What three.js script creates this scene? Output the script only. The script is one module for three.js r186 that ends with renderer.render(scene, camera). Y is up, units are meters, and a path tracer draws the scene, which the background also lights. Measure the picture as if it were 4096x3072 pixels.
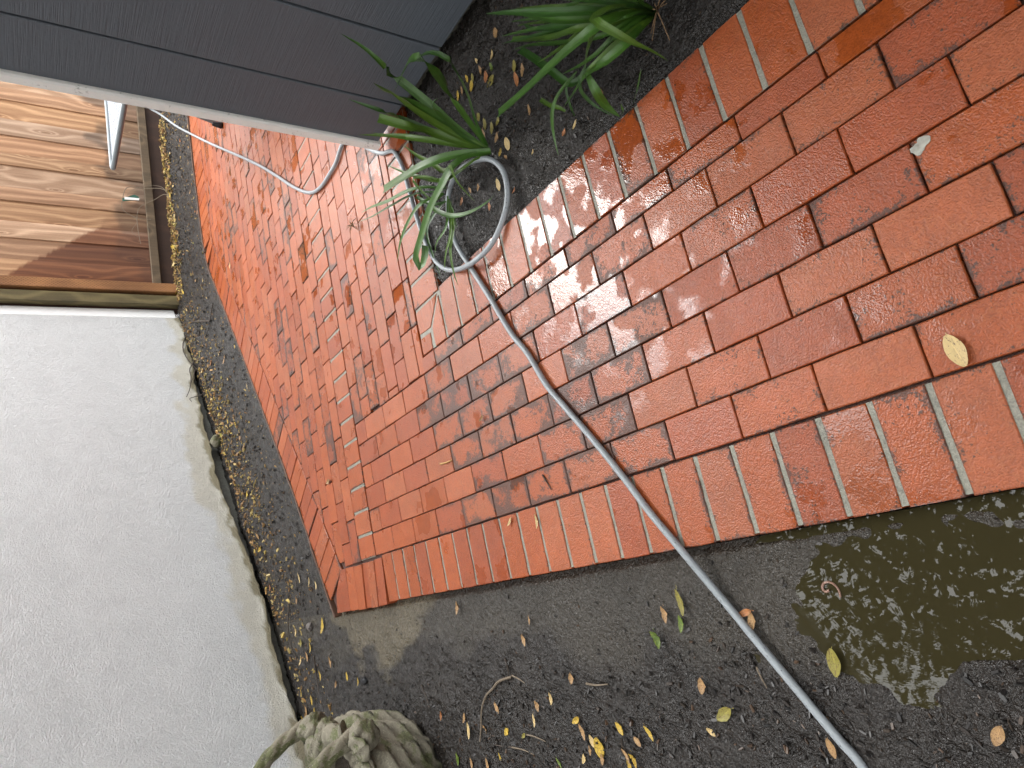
import * as THREE from 'three';
import { mergeGeometries, toCreasedNormals } from 'three/addons/utils/BufferGeometryUtils.js';

// ------------------------------------------------------------------ camera, sky, sun, exposure
const scene = new THREE.Scene();
const F = 2734.15;                                   // focal length in photo pixels (4096 x 3072)
const CX = new THREE.Vector3(-0.54924963, -0.80842706, -0.21159047);   // picture x axis in the world
const CY = new THREE.Vector3(0.32007312, 0.03037528, -0.94690577);     // picture y axis (down)
const CF = new THREE.Vector3(0.77193137, -0.58781207, 0.24207216);     // view direction
const EYE = new THREE.Vector3(-0.61829, 1.28490, -0.13999);
const camera = new THREE.PerspectiveCamera(58.653, 4 / 3, 0.05, 400);
camera.position.copy(EYE);
camera.quaternion.setFromRotationMatrix(new THREE.Matrix4().makeBasis(CX, CY.clone().negate(), CF.clone().negate()));
camera.updateMatrixWorld();

const SUN = [0.627, 0.643, 0.439];                   // towards the veiled sun
const SKY_W = 128, SKY_H = 64, skyData = new Float32Array(SKY_W * SKY_H * 4);
for (let j = 0; j < SKY_H; j++) for (let i = 0; i < SKY_W; i++) {
  const el = ((j + 0.5) / SKY_H - 0.5) * Math.PI, s = Math.max(0, Math.sin(el));
  const az = ((i + 0.5) / SKY_W - 0.5) * 2 * Math.PI, ca = Math.cos(el);
  const cosA = ca * Math.cos(az) * SUN[0] + Math.sin(el) * SUN[1] + ca * Math.sin(az) * SUN[2], ang = Math.acos(Math.min(1, Math.max(-1, cosA))) * 57.3;
  const L = 5.8 * (1 + 3 * s) + 36.0 * Math.exp(-ang * ang / (2 * 7 * 7)), k = (j * SKY_W + i) * 4;   // overcast, brighter round the veiled sun
  skyData[k] = L * 0.985; skyData[k + 1] = L; skyData[k + 2] = L * 1.01; skyData[k + 3] = 1;
}
const sky = new THREE.DataTexture(skyData, SKY_W, SKY_H, THREE.RGBAFormat, THREE.FloatType);
sky.mapping = THREE.EquirectangularReflectionMapping; sky.magFilter = THREE.LinearFilter; sky.minFilter = THREE.LinearFilter; sky.needsUpdate = true;
scene.background = sky; scene.environment = sky;

const sun = new THREE.DirectionalLight(0xfff4e6, 1.2);
sun.position.set(2 + 12 * SUN[0], 12 * SUN[1], 1 + 12 * SUN[2]); sun.target.position.set(2, 0, 1);
sun.castShadow = true; sun.shadow.radius = 24; sun.shadow.mapSize.set(2048, 2048);
Object.assign(sun.shadow.camera, { left: -7, right: 7, top: 7, bottom: -7, near: 0.5, far: 30 });
scene.add(sun, sun.target);

const renderer = new THREE.WebGLRenderer({ antialias: true });
renderer.toneMapping = THREE.LinearToneMapping;
renderer.toneMappingExposure = 0.38;
renderer.shadowMap.enabled = true;

// ------------------------------------------------------------------ helpers
function rng(seed) { let a = seed >>> 0; return () => { a = (a + 0x6D2B79F5) | 0; let t = Math.imul(a ^ (a >>> 15), 1 | a); t = (t + Math.imul(t ^ (t >>> 7), 61 | t)) ^ t; return ((t ^ (t >>> 14)) >>> 0) / 4294967296; }; }
const R = rng(71);
const rr = (a, b) => a + (b - a) * R();
const clamp = (x, a = 0, b = 1) => Math.min(b, Math.max(a, x));
const smooth = (a, b, x) => { const t = clamp((x - a) / (b - a)); return t * t * (3 - 2 * t); };
const lerp = (a, b, t) => a + (b - a) * t;
const V = (x, y, z) => new THREE.Vector3(x, y, z);
// a photo pixel to the point at height h under it
function rayOf(px, py) { return CX.clone().multiplyScalar((px - 2048) / F).addScaledVector(CY, (py - 1536) / F).add(CF); }
function G(px, py, h = 0) { const d = rayOf(px, py); return EYE.clone().addScaledVector(d, (h - EYE.y) / d.y); }
// lattice noise for geometry
function hash2(i, j, s) { let h = (i * 374761393 + j * 668265263 + s * 1274126177) | 0; h = Math.imul(h ^ (h >>> 13), 1274126177); return ((h ^ (h >>> 16)) >>> 0) / 4294967296; }
function n2(x, z, s = 0) { const i = Math.floor(x), j = Math.floor(z), u = x - i, v = z - j, a = u * u * (3 - 2 * u), b = v * v * (3 - 2 * v); return lerp(lerp(hash2(i, j, s), hash2(i + 1, j, s), a), lerp(hash2(i, j + 1, s), hash2(i + 1, j + 1, s), a), b); }
function fbm(x, z, o = 4, s = 0) { let t = 0, a = 0.5, f = 1, n = 0; for (let k = 0; k < o; k++) { t += a * n2(x * f, z * f, s + k * 17); n += a; a *= 0.5; f *= 2.03; } return t / n; }
// tiling noise arrays for textures
function noiseTile(N, fx, fy, oct, seed) {
  const out = new Float32Array(N * N); let amp = 0.5, tot = 0;
  for (let o = 0; o < oct; o++) {
    const gx = fx << o, gy = fy << o, r = rng(seed * 97 + o * 13 + 5), g = new Float32Array(gx * gy); for (let i = 0; i < g.length; i++) g[i] = r();
    for (let y = 0; y < N; y++) { const fy_ = y / N * gy, j = Math.floor(fy_), v = fy_ - j, b = v * v * (3 - 2 * v), j0 = (j % gy) * gx, j1 = ((j + 1) % gy) * gx;
      for (let x = 0; x < N; x++) { const fx_ = x / N * gx, i = Math.floor(fx_), u = fx_ - i, a = u * u * (3 - 2 * u), i0 = i % gx, i1 = (i + 1) % gx;
        out[y * N + x] += amp * lerp(lerp(g[j0 + i0], g[j0 + i1], a), lerp(g[j1 + i0], g[j1 + i1], a), b); } }
    tot += amp; amp *= 0.55; if ((gx << 1) > N || (gy << 1) > N) break;
  }
  for (let i = 0; i < out.length; i++) out[i] /= tot;
  return out;
}
const toS = c => { c = clamp(c); return Math.round(255 * (c <= 0.0031308 ? 12.92 * c : 1.055 * Math.pow(c, 1 / 2.4) - 0.055)); };
const SLUT = new Uint8Array(4097); for (let i = 0; i <= 4096; i++) SLUT[i] = toS(i / 4096);
const s8 = c => SLUT[Math.round(clamp(c) * 4096)];
function tex(data, w, h, srgb) { const t = new THREE.DataTexture(data, w, h, THREE.RGBAFormat, THREE.UnsignedByteType); t.wrapS = t.wrapT = THREE.RepeatWrapping; t.magFilter = THREE.LinearFilter; t.minFilter = THREE.LinearMipmapLinearFilter; t.generateMipmaps = true; if (srgb) t.colorSpace = THREE.SRGBColorSpace; t.needsUpdate = true; return t; }
// fn(x, y) -> [r, g, b linear, height, roughness]
function maps(N, fn, opts = {}) {
  const c = new Uint8Array(N * N * 4), b = new Uint8Array(N * N * 4), q = new Uint8Array(N * N * 4);
  for (let y = 0; y < N; y++) for (let x = 0; x < N; x++) { const v = fn(x, y), k = (y * N + x) * 4;
    c[k] = s8(v[0]); c[k + 1] = s8(v[1]); c[k + 2] = s8(v[2]); c[k + 3] = 255;
    b[k] = b[k + 1] = b[k + 2] = Math.round(clamp(v[3]) * 255); b[k + 3] = 255;
    q[k] = q[k + 1] = q[k + 2] = Math.round(clamp(v[4]) * 255); q[k + 3] = 255; }
  return { map: tex(c, N, N, true), bumpMap: tex(b, N, N), roughnessMap: opts.rough === false ? null : tex(q, N, N) };
}
function mat(m, o) { const p = new THREE.MeshStandardMaterial({ metalness: 0, roughness: 1, ...o }); if (m) { p.map = m.map; p.bumpMap = m.bumpMap; if (m.roughnessMap) p.roughnessMap = m.roughnessMap; } return p; }
const plain = (r, g, b, rough = 0.8, o = {}) => new THREE.MeshStandardMaterial({ color: new THREE.Color().setRGB(r, g, b), roughness: rough, metalness: 0, ...o });

const used = {};
function numbered(n) { if (used[n] === undefined) { used[n] = 0; return n; } used[n]++; return n + '_' + String(used[n]).padStart(3, '0'); }
function shade(o) { o.castShadow = o.receiveShadow = true; return o; }
function thing(name, label, category, group, kind) { const g = new THREE.Group(); g.name = numbered(name); g.userData = { label, category }; if (group) g.userData.group = group; if (kind) g.userData.kind = kind; scene.add(g); return g; }
function tagMesh(mesh, name, label, category, group, kind) { mesh.name = numbered(name); mesh.userData = { label, category }; if (group) mesh.userData.group = group; if (kind) mesh.userData.kind = kind; shade(mesh); scene.add(mesh); return mesh; }
function part(name, geo, m, parent, label) { const o = shade(new THREE.Mesh(geo, m)); o.name = name; if (label) o.userData.label = label; parent.add(o); return o; }
function geoOf(pos, uv, idx, col) { const g = new THREE.BufferGeometry(); g.setAttribute('position', new THREE.Float32BufferAttribute(pos, 3)); if (uv) g.setAttribute('uv', new THREE.Float32BufferAttribute(uv, 2)); if (col) g.setAttribute('color', new THREE.Float32BufferAttribute(col, 3)); if (idx) g.setIndex(idx); g.computeVertexNormals(); return g; }
// box with chamfered edges; uv in metres along the long axis
function board(w, h, d, ch = 0.003, u0 = 0, v0 = 0) {
  const x = w / 2, y = h / 2, z = d / 2, pos = [], uv = [];
  const tri = (...p) => { const a = V(...p[0]), b = V(...p[1]), c = V(...p[2]), n = b.clone().sub(a).cross(c.clone().sub(a)); const ctr = a.clone().add(b).add(c); const q = n.dot(ctr) < 0 ? [p[0], p[2], p[1]] : p; const ax = [Math.abs(n.x), Math.abs(n.y), Math.abs(n.z)]; const m = ax.indexOf(Math.max(...ax)); for (const t of q) { pos.push(...t); uv.push(u0 + (m === 0 ? t[2] : t[0]), v0 + (m === 1 ? t[2] : t[1])); } };
  const quad = (a, b, c, e) => { tri(a, b, c); tri(a, c, e); };
  for (const s of [-1, 1]) {
    quad([s * x, -y + ch, -z + ch], [s * x, y - ch, -z + ch], [s * x, y - ch, z - ch], [s * x, -y + ch, z - ch]);
    quad([-x + ch, s * y, -z + ch], [x - ch, s * y, -z + ch], [x - ch, s * y, z - ch], [-x + ch, s * y, z - ch]);
    quad([-x + ch, -y + ch, s * z], [x - ch, -y + ch, s * z], [x - ch, y - ch, s * z], [-x + ch, y - ch, s * z]);
    for (const t of [-1, 1]) {
      quad([s * x, t * (y - ch), -z + ch], [s * (x - ch), t * y, -z + ch], [s * (x - ch), t * y, z - ch], [s * x, t * (y - ch), z - ch]);
      quad([s * x, -y + ch, t * (z - ch)], [s * (x - ch), -y + ch, t * z], [s * (x - ch), y - ch, t * z], [s * x, y - ch, t * (z - ch)]);
      quad([-x + ch, s * y, t * (z - ch)], [-x + ch, s * (y - ch), t * z], [x - ch, s * (y - ch), t * z], [x - ch, s * y, t * (z - ch)]);
      for (const r of [-1, 1]) tri([s * x, t * (y - ch), r * (z - ch)], [s * (x - ch), t * y, r * (z - ch)], [s * (x - ch), t * (y - ch), r * z]);
    }
  }
  return geoOf(pos, uv);
}
function tube(points, rad, seg = 40, sides = 8, taper = 1) {
  const cv = new THREE.CatmullRomCurve3(points, false, 'centripetal'), g = new THREE.TubeGeometry(cv, seg, rad, sides, false);
  if (taper !== 1) { const p = g.attributes.position; for (let i = 0; i <= seg; i++) { const c = cv.getPointAt(i / seg), s = lerp(1, taper, i / seg); for (let j = 0; j <= sides; j++) { const k = i * (sides + 1) + j; p.setXYZ(k, c.x + (p.getX(k) - c.x) * s, c.y + (p.getY(k) - c.y) * s, c.z + (p.getZ(k) - c.z) * s); } } g.computeVertexNormals(); }
  return g;
}

// ------------------------------------------------------------------ textures and materials
const T512 = { a: noiseTile(512, 4, 4, 5, 1), b: noiseTile(512, 8, 8, 4, 2), fine: noiseTile(512, 64, 64, 3, 3), grain: noiseTile(512, 170, 170, 2, 4), c: noiseTile(512, 6, 6, 3, 5), mid: noiseTile(512, 24, 24, 3, 6), streak: noiseTile(512, 6, 96, 3, 7) };
const at = (t, x, y) => t[((y & 511) << 9) + (x & 511)];

// fired clay, one cell of the atlas for each of 128 brick faces (256 x 128 texels each, 20 x 10 cm)
const CELLX = 8, CELLY = 16, AW = 2048;
function makeBrickMaps() {
  const cells = [], r = rng(909);
  for (let i = 0; i < CELLX * CELLY; i++) {
    const row = Math.floor(i / CELLX), type = Math.floor(row / 4);     // 0 clean, 1 edge algae, 2 heavy algae, 3 wet film
    const hue = r(), base = hue < 0.55 ? [0.40, 0.082, 0.015] : hue < 0.8 ? [0.37, 0.072, 0.016] : [0.41, 0.098, 0.028];
    const b = 0.64 + 0.13 * r();
    cells.push({ type, base: base.map(v => v * b), S: [0.14 + 0.26 * r(), 0.38 + 0.3 * r(), 0.9 + 0.4 * r(), 0.45 + 0.5 * r()][type], ox: Math.floor(r() * 512), oy: Math.floor(r() * 512), wet: type === 3 ? 0.36 + 0.16 * r() : 0.62 + 0.2 * r(), rough: 0.36 + 0.16 * r() });
  }
  return maps(AW, (x, y) => {
    const ci = (y >> 7) * CELLX + (x >> 8), c = cells[ci], lx = x & 255, ly = y & 127;
    const a = lx / 255, b = ly / 127, ex = Math.min(a, 1 - a) * 0.2, ey = Math.min(b, 1 - b) * 0.1, e = Math.min(ex, ey);
    const X = lx + c.ox, Y = ly + c.oy;
    const c1 = at(T512.b, X, Y), c2 = at(T512.b, X + 200, Y + 77), f = at(T512.fine, X, Y), g = at(T512.grain, X * 1, Y), m = at(T512.mid, X, Y), c4 = at(T512.c, X + 90, Y + 300), st = at(T512.streak, X * 2, Y * 2 + 40);
    const eb = Math.exp(-e / 0.011);
    let q = c.S * (0.20 + 0.85 * eb * (0.25 + c2) + 0.95 * (c1 - 0.48)) + (f - 0.5) * 0.6 + (m - 0.5) * 0.30 + (g - 0.5) * 0.5;
    const stain = clamp((q - 0.36) / 0.16) * (0.72 + 0.28 * g);
    const ww = c.type === 3 ? 0.06 : 0.13, wet = smooth(c.wet - ww, c.wet + ww, c4 + 0.12 * (m - 0.5) + 0.10 * (f - 0.5));
    const fleck = smooth(0.70, 0.8, g * 0.6 + f * 0.4 + 0.10 * (st - 0.5)) * 0.45;
    let t = (0.84 + 0.34 * c1) * (1 + 0.34 * (f - 0.5) + 0.5 * (g - 0.5)) * (1 - fleck) * (1 - 0.10 * wet);
    const pale = smooth(0.52, 0.75, m * 0.5 + g * 0.5) * 0.35 * (1 - wet);
    let rC = c.base[0] * t, gC = c.base[1] * t * (1 + 0.5 * pale), bC = c.base[2] * t * (1 + 1.1 * pale);
    rC = lerp(rC, 0.026, stain * 0.92); gC = lerp(gC, 0.020, stain * 0.92); bC = lerp(bC, 0.016, stain * 0.92);
    const h = 0.5 + (1 - 0.7 * wet) * (0.22 * (f - 0.5) + 0.75 * (g - 0.5) + 0.15 * (m - 0.5)) + 0.25 * (c1 - 0.5) + wet * 0.22 * (m - 0.5) + 0.06 * wet;
    const ro = lerp(c.rough + 0.10 * (f - 0.5) + 0.18 * (c4 - 0.5) + 0.10 * stain, 0.07 + 0.03 * f, wet);
    return [rC, gC, bC, h, ro];
  });
}
const M = {};
M.brick = mat(makeBrickMaps(), { bumpScale: 0.0016 });
const soilMaps = maps(1024, (x, y) => {
  const f = at(T512.fine, x, y), g = at(T512.grain, x * 2, y * 2), m = at(T512.mid, x + 50, y), a = at(T512.a, x, y + 99), c = at(T512.c, x, y);
  const t = 0.55 + 0.75 * a * (0.6 + 0.8 * f) + 0.5 * (g - 0.5), sp = smooth(0.72, 0.8, g * 0.5 + f * 0.5);
  return [t + sp * 0.5, t + sp * 0.45, t + sp * 0.38, 0.5 + 0.7 * (f - 0.5) + 0.35 * (g - 0.5) + 0.5 * (m - 0.5), 0.14 + 0.22 * smooth(0.35, 0.7, c) + 0.2 * (f - 0.5)].map(v => v * 1);
});
M.soil = mat(soilMaps, { bumpScale: 0.010, vertexColors: true });
M.ground = mat(soilMaps, { bumpScale: 0.004, color: new THREE.Color().setRGB(0.05, 0.04, 0.033) });
const sandMaps = maps(512, (x, y) => { const f = at(T512.fine, x, y), g = at(T512.grain, x, y), a = at(T512.b, x, y); const t = 0.6 + 0.5 * a + 0.4 * (f - 0.5) + 0.3 * (g - 0.5); return [0.07 * t, 0.028 * t, 0.018 * t, f, 0.6]; });
M.sand = mat(sandMaps, { bumpScale: 0.003 });
const mortarMaps = maps(512, (x, y) => { const f = at(T512.fine, x, y), g = at(T512.grain, x, y), a = at(T512.b, x, y), d = smooth(0.6, 0.75, a * 0.6 + f * 0.4); const t = 0.75 + 0.3 * a + 0.6 * (g - 0.5) + 0.35 * (f - 0.5); return [lerp(0.235 * t, 0.07, d * 0.5), lerp(0.225 * t, 0.065, d * 0.5), lerp(0.180 * t, 0.055, d * 0.5), 0.5 + 0.5 * (g - 0.5) + 0.4 * (f - 0.5), 0.55]; });
M.mortar = mat(mortarMaps, { bumpScale: 0.0015 });
// sand-floated stucco with arcs of the float
const swirl = []; { const r = rng(31); for (let i = 0; i < 46; i++) swirl.push([r() * 1024, r() * 1024, 40 + r() * 130, r() * 6.28]); }
const swirlH = new Float32Array(1024 * 1024), swirlW = new Float32Array(1024 * 1024);
for (const [sx, sy, sr, ph] of swirl) for (let y = -sr | 0; y < sr; y++) for (let x = -sr | 0; x < sr; x++) { const d = Math.hypot(x, y); if (d > sr) continue; const k = (((y + sy) & 1023) << 10) + ((x + sx) & 1023); const w = smooth(1, 0.6, d / sr) * smooth(0.15, 0.4, d / sr) * smooth(0.1, 0.9, 0.5 + 0.5 * Math.cos(Math.atan2(y, x) - ph)); if (w > swirlW[k]) { swirlW[k] = w; swirlH[k] = w * Math.sin(d * 0.95 + 2 * at(T512.mid, x + 600, y + 600)); } }
M.stucco = mat(maps(1024, (x, y) => {
  const f = at(T512.fine, x, y), g = at(T512.grain, x, y), g2 = at(T512.grain, x + 256, y + 100), a = at(T512.a, x, y), c = at(T512.c, x >> 1, y >> 1), m = at(T512.mid, x, y), k = (y << 10) + x;
  const t = 1 + 0.05 * (a - 0.5) + 0.24 * (g - 0.5) + 0.16 * (f - 0.5) + 0.06 * (c - 0.5) - smooth(0.74, 0.8, g2 * 0.5 + f * 0.5) * 0.25;
  return [0.75 * t, 0.75 * t, 0.745 * t, 0.5 + 0.32 * (f - 0.5) + 0.6 * (g - 0.5) + 0.07 * swirlH[k] + 0.03 * (m - 0.5), 0.9];
}, { rough: false }), { bumpScale: 0.028, vertexColors: true, roughness: 0.88 });
M.strand = mat(maps(512, (x, y) => { const a = at(T512.mid, x, y), s = at(T512.streak, x + y, y - x), s2 = at(T512.streak, x - y, (x + y) >> 1); const t = 1 + 0.1 * (s - 0.5) + 0.1 * (s2 - 0.5); return [0.72 * t, 0.72 * t, 0.71 * t, 0.5 + 0.5 * (Math.max(s, s2) - 0.55) + 0.2 * (a - 0.5), 0.8]; }, { rough: false }), { bumpScale: 0.004, roughness: 0.8 });
// painted resawn plywood: brush and saw marks run level
M.siding = mat(maps(1024, (x, y) => { const s = at(T512.streak, x, y * 2), s2 = at(T512.streak, (x >> 1) + 99, y), f = at(T512.fine, x, y), a = at(T512.a, x, y), g = at(T512.grain, x, y); const spot = smooth(0.76, 0.82, g * 0.5 + f * 0.5) * 0.3; const t = 1 + 0.16 * (a - 0.5) + 0.12 * (s - 0.5) + 0.10 * (f - 0.5) - spot; return [0.090 * t, 0.103 * t, 0.120 * t, 0.5 + 0.5 * (s - 0.5) + 0.35 * (s2 - 0.5) + 0.2 * (f - 0.5), 0.52 + 0.2 * (s - 0.5)]; }), { bumpScale: 0.0022 });
M.trim = mat(maps(512, (x, y) => { const f = at(T512.fine, x, y), a = at(T512.a, x, y), g = at(T512.grain, x, y), m = at(T512.mid, x, y); const d = smooth(0.68, 0.76, f * 0.6 + g * 0.4); const t = 1 + 0.12 * (a - 0.5); return [lerp(0.82 * t, 0.2, d * 0.5), lerp(0.82 * t, 0.18, d * 0.5), lerp(0.78 * t, 0.15, d * 0.5), 0.5 + 0.4 * (f - 0.5) + 0.5 * (m - 0.5), 0.7]; }, { rough: false }), { bumpScale: 0.003, roughness: 0.65 });
// wood: grain along v; the cedar boards take a wet stain whose outline is built in world place below
function woodMaps(N, seed, c0, c1, knots, ringF = 9, k = 1) {
  const r = rng(seed), L = noiseTile(512, 2, 2, 3, seed + 1), S = noiseTile(512, 90, 3, 3, seed + 2), S2 = noiseTile(512, 30, 2, 3, seed + 3), kn = [];
  for (let i = 0; i < knots; i++) kn.push([r() * N, r() * N, 5 + r() * 7]);
  return maps(N, (x, y) => {
    let warp = 0, kd = 0; for (const [kx, ky, kr] of kn) { let dx = x - kx, dy = (y - ky); dx -= Math.round(dx / N) * N; dy -= Math.round(dy / N) * N; const d = Math.hypot(dx, dy * 0.75) / kr; if (d < 9) { warp += 1.6 * Math.exp(-d * 0.55); kd = Math.max(kd, smooth(1.35, 0.7, d)); } }
    const X = x * 512 / N | 0, Y = y * 512 / N | 0, l = at(L, X, Y), s = at(S, X, Y), s2 = at(S2, X, Y);
    const ring = 0.5 + 0.5 * Math.sin((x / N * ringF + l * 3.2 + warp * 2.2) * 6.283);
    let t = clamp(0.18 + 0.42 * ring * ring + 0.35 * (s - 0.25) + 0.35 * (s2 - 0.35)); t = clamp(t * (1 - 0.75 * kd));
    const g = 1 + 0.18 * (at(T512.grain, x, y) - 0.5);
    return [lerp(c0[0], c1[0], t) * g, lerp(c0[1], c1[1], t) * g, lerp(c0[2], c1[2], t) * g, 0.5 + 0.4 * (s - 0.5) + 0.25 * (ring - 0.5), 0.75 - 0.1 * s2];
  }, { rough: false });
}
const W1 = woodMaps(512, 11, [0.20, 0.085, 0.034], [0.60, 0.36, 0.19], 5), W2 = woodMaps(512, 12, [0.19, 0.085, 0.038], [0.54, 0.31, 0.17], 4, 7), W3 = woodMaps(512, 13, [0.23, 0.115, 0.055], [0.64, 0.43, 0.28], 5, 6);
M.cedar = [W1, W2, W3].map(w => mat(w, { bumpScale: 0.0016, roughness: 0.72, vertexColors: true }));
const PT = woodMaps(256, 14, [0.15, 0.062, 0.022], [0.36, 0.165, 0.06], 1, 5);
M.treated = mat(PT, { bumpScale: 0.001, roughness: 0.7 });
M.mossyWood = mat(woodMaps(256, 15, [0.045, 0.034, 0.014], [0.19, 0.15, 0.065], 3, 5), { bumpScale: 0.0015, roughness: 0.8 });
M.rail = mat(woodMaps(256, 16, [0.05, 0.033, 0.018], [0.155, 0.105, 0.06], 1, 4), { bumpScale: 0.0014, roughness: 0.75 });
M.kick = mat(woodMaps(256, 17, [0.028, 0.012, 0.007], [0.062, 0.027, 0.015], 0, 4), { bumpScale: 0.001, roughness: 0.7 });
M.edging = mat(woodMaps(256, 18, [0.05, 0.022, 0.011], [0.16, 0.075, 0.04], 0, 3), { bumpScale: 0.001, roughness: 0.6 });
M.dark = plain(0.016, 0.014, 0.013, 0.9);
M.concrete = mat(mortarMaps, { bumpScale: 0.003, color: new THREE.Color().setRGB(0.7, 0.72, 0.75) });
M.foundation = mat(mortarMaps, { bumpScale: 0.003, color: new THREE.Color().setRGB(0.5, 0.48, 0.46) });
M.roof = plain(0.06, 0.055, 0.05, 0.9); M.soffit = plain(0.35, 0.33, 0.3, 0.8);
// hose: vinyl with bits of soil sticking to it
M.hose = mat(maps(512, (x, y) => { const g = at(T512.grain, x, y), f = at(T512.fine, x * 1, y), c = at(T512.c, x >> 1, y), d = smooth(0.68, 0.72, f * 0.72 + 0.28 * c), s = at(T512.streak, y, x); const t = 1 + 0.12 * (s - 0.5) + 0.05 * (g - 0.5); return [lerp(0.265 * t, 0.02, d), lerp(0.285 * t, 0.017, d), lerp(0.30 * t, 0.014, d), 0.5 + 0.5 * d, 0.42 + 0.3 * d]; }), { bumpScale: 0.001 });
M.steel = plain(0.17, 0.19, 0.20, 0.45, { metalness: 0.3 });
M.meshWhite = plain(0.42, 0.45, 0.50, 0.5);
M.rubber = plain(0.012, 0.012, 0.014, 0.35);
M.water = new THREE.MeshPhysicalMaterial({ color: new THREE.Color().setRGB(0.030, 0.025, 0.011), roughness: 0.006, ior: 1.33, metalness: 0 });
{ const rip = maps(512, (x, y) => { const a = at(T512.b, x, y), m = at(T512.mid, x, y); return [1, 1, 1, 0.5 + 0.6 * (a - 0.5) + 0.25 * (m - 0.5), 0.5]; }, { rough: false }); M.water.bumpMap = rip.bumpMap; M.water.bumpScale = 0.00006; }
const leafTex = (c, dark, sp, seed, vein = 0.25) => mat(maps(128, (x, y) => { const u = x / 127 - 0.5, f = at(T512.fine, (x * 2 + seed * 57), y * 2), g = at(T512.mid, x * 2 + seed * 31, y * 2 + 9), b = at(T512.b, x * 2 + seed * 77, y * 2); const sptt = smooth(sp, sp + 0.06, f * 0.5 + g * 0.5), mid = Math.abs(u) < 0.03 ? vein : 0, side = 0.12 * Math.pow(Math.abs(Math.sin((y + Math.abs(u) * 90) * 0.35)), 8); const t = 0.8 + 0.5 * b - side; return [lerp(c[0] * t, dark[0], sptt) * (1 + mid), lerp(c[1] * t, dark[1], sptt) * (1 + mid), lerp(c[2] * t, dark[2], sptt) * (1 + mid), 0.5 - side * 2 + mid, 0.5]; }, { rough: false }), { bumpScale: 0.0008, roughness: 0.5, side: THREE.DoubleSide });
M.leaf = { yellow: leafTex([0.48, 0.32, 0.04], [0.10, 0.05, 0.01], 0.56, 1), tan: leafTex([0.34, 0.20, 0.085], [0.12, 0.06, 0.025], 0.56, 2), cream: leafTex([0.50, 0.36, 0.16], [0.10, 0.06, 0.03], 0.63, 3), rust: leafTex([0.36, 0.14, 0.045], [0.07, 0.03, 0.015], 0.60, 4), olive: leafTex([0.22, 0.19, 0.035], [0.10, 0.05, 0.02], 0.58, 5), green: leafTex([0.09, 0.14, 0.02], [0.35, 0.28, 0.04], 0.62, 6) };
function bladeMat(c, seed) { return mat(maps(256, (x, y) => { const s = at(T512.streak, y >> 1, x * 2 + seed * 40), g = at(T512.fine, x * 2 + seed, y * 2), b = at(T512.b, x + seed * 91, y); const u = Math.abs(x / 255 - 0.5), d = smooth(0.72, 0.76, g * 0.75 + b * 0.25); const t = 0.72 + 0.4 * s + 0.35 * (b - 0.5) + (u < 0.05 ? 0.25 : 0); return [lerp(c[0] * t, 0.02, d), lerp(c[1] * t, 0.018, d), lerp(c[2] * t, 0.012, d), 0.5 + 0.6 * (s - 0.5), 0.38]; }, { rough: false }), { bumpScale: 0.0006, roughness: 0.34, side: THREE.DoubleSide }); }
M.blade = [bladeMat([0.030, 0.085, 0.011], 1), bladeMat([0.048, 0.118, 0.014], 2), bladeMat([0.075, 0.145, 0.016], 3)];
M.dry = plain(0.20, 0.12, 0.06, 0.85); M.twig = plain(0.055, 0.04, 0.03, 0.8); M.twigLight = plain(0.17, 0.13, 0.09, 0.8);
M.stone = mat(maps(512, (x, y) => { const f = at(T512.fine, x, y), g = at(T512.grain, x, y), a = at(T512.b, x, y), c = at(T512.c, x + 40, y + 80), m = at(T512.mid, x, y); const moss = smooth(0.47, 0.60, c * 0.7 + f * 0.3), dk = smooth(0.6, 0.72, a * 0.5 + m * 0.5), pale = smooth(0.60, 0.72, f * 0.5 + g * 0.5); const t = 0.75 + 0.5 * a; let q = [0.20 * t, 0.178 * t, 0.130 * t]; q = [lerp(q[0], 0.078, moss * 0.85), lerp(q[1], 0.088, moss * 0.85), lerp(q[2], 0.026, moss * 0.85)]; q = [lerp(q[0], 0.05, dk * 0.7), lerp(q[1], 0.045, dk * 0.7), lerp(q[2], 0.03, dk * 0.7)]; return [lerp(q[0], 0.42, pale * 0.5), lerp(q[1], 0.40, pale * 0.5), lerp(q[2], 0.30, pale * 0.5), 0.5 + 0.5 * (f - 0.5) + 0.5 * (m - 0.5), 0.85]; }, { rough: false }), { bumpScale: 0.004, roughness: 0.85 });

//==BUILD==
// ------------------------------------------------------------------ lines on the ground measured in the photograph
const EDGE = [[2.945, -0.232], [2.955, -0.217], [3.045, -0.06], [3.155, 0.15], [3.255, 0.34], [3.42, 0.63], [3.645, 1.00], [3.865, 1.35], [4.145, 1.79], [4.47, 2.28], [4.70, 2.66], [4.755, 3.0], [4.775, 3.5], [4.78, 5.6]];
function lineX(poly, z) { for (let i = 0; i + 1 < poly.length; i++) if (z <= poly[i + 1][1] || i + 2 === poly.length) { const t = (z - poly[i][1]) / (poly[i + 1][1] - poly[i][1]); return lerp(poly[i][0], poly[i + 1][0], t); } }
const edgeX = z => lineX(EDGE, z);
const WALLA = V(5.90, 0, 2.755), WD = V(0.54006, 0, 0.84163), WN = V(-0.84163, 0, 0.54006);   // near corner of the white wall, its direction and its normal
const wallX = z => WALLA.x + (z - WALLA.z) * WD.x / WD.z;
const cutX = z => z < 2.72 ? lerp(2.772, 4.468, z / 2.72) : 4.472;
const sightZ = x => -0.14 + 0.79 * (x + 0.62) + 0.55;                 // a little past what the house corner hides

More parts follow.
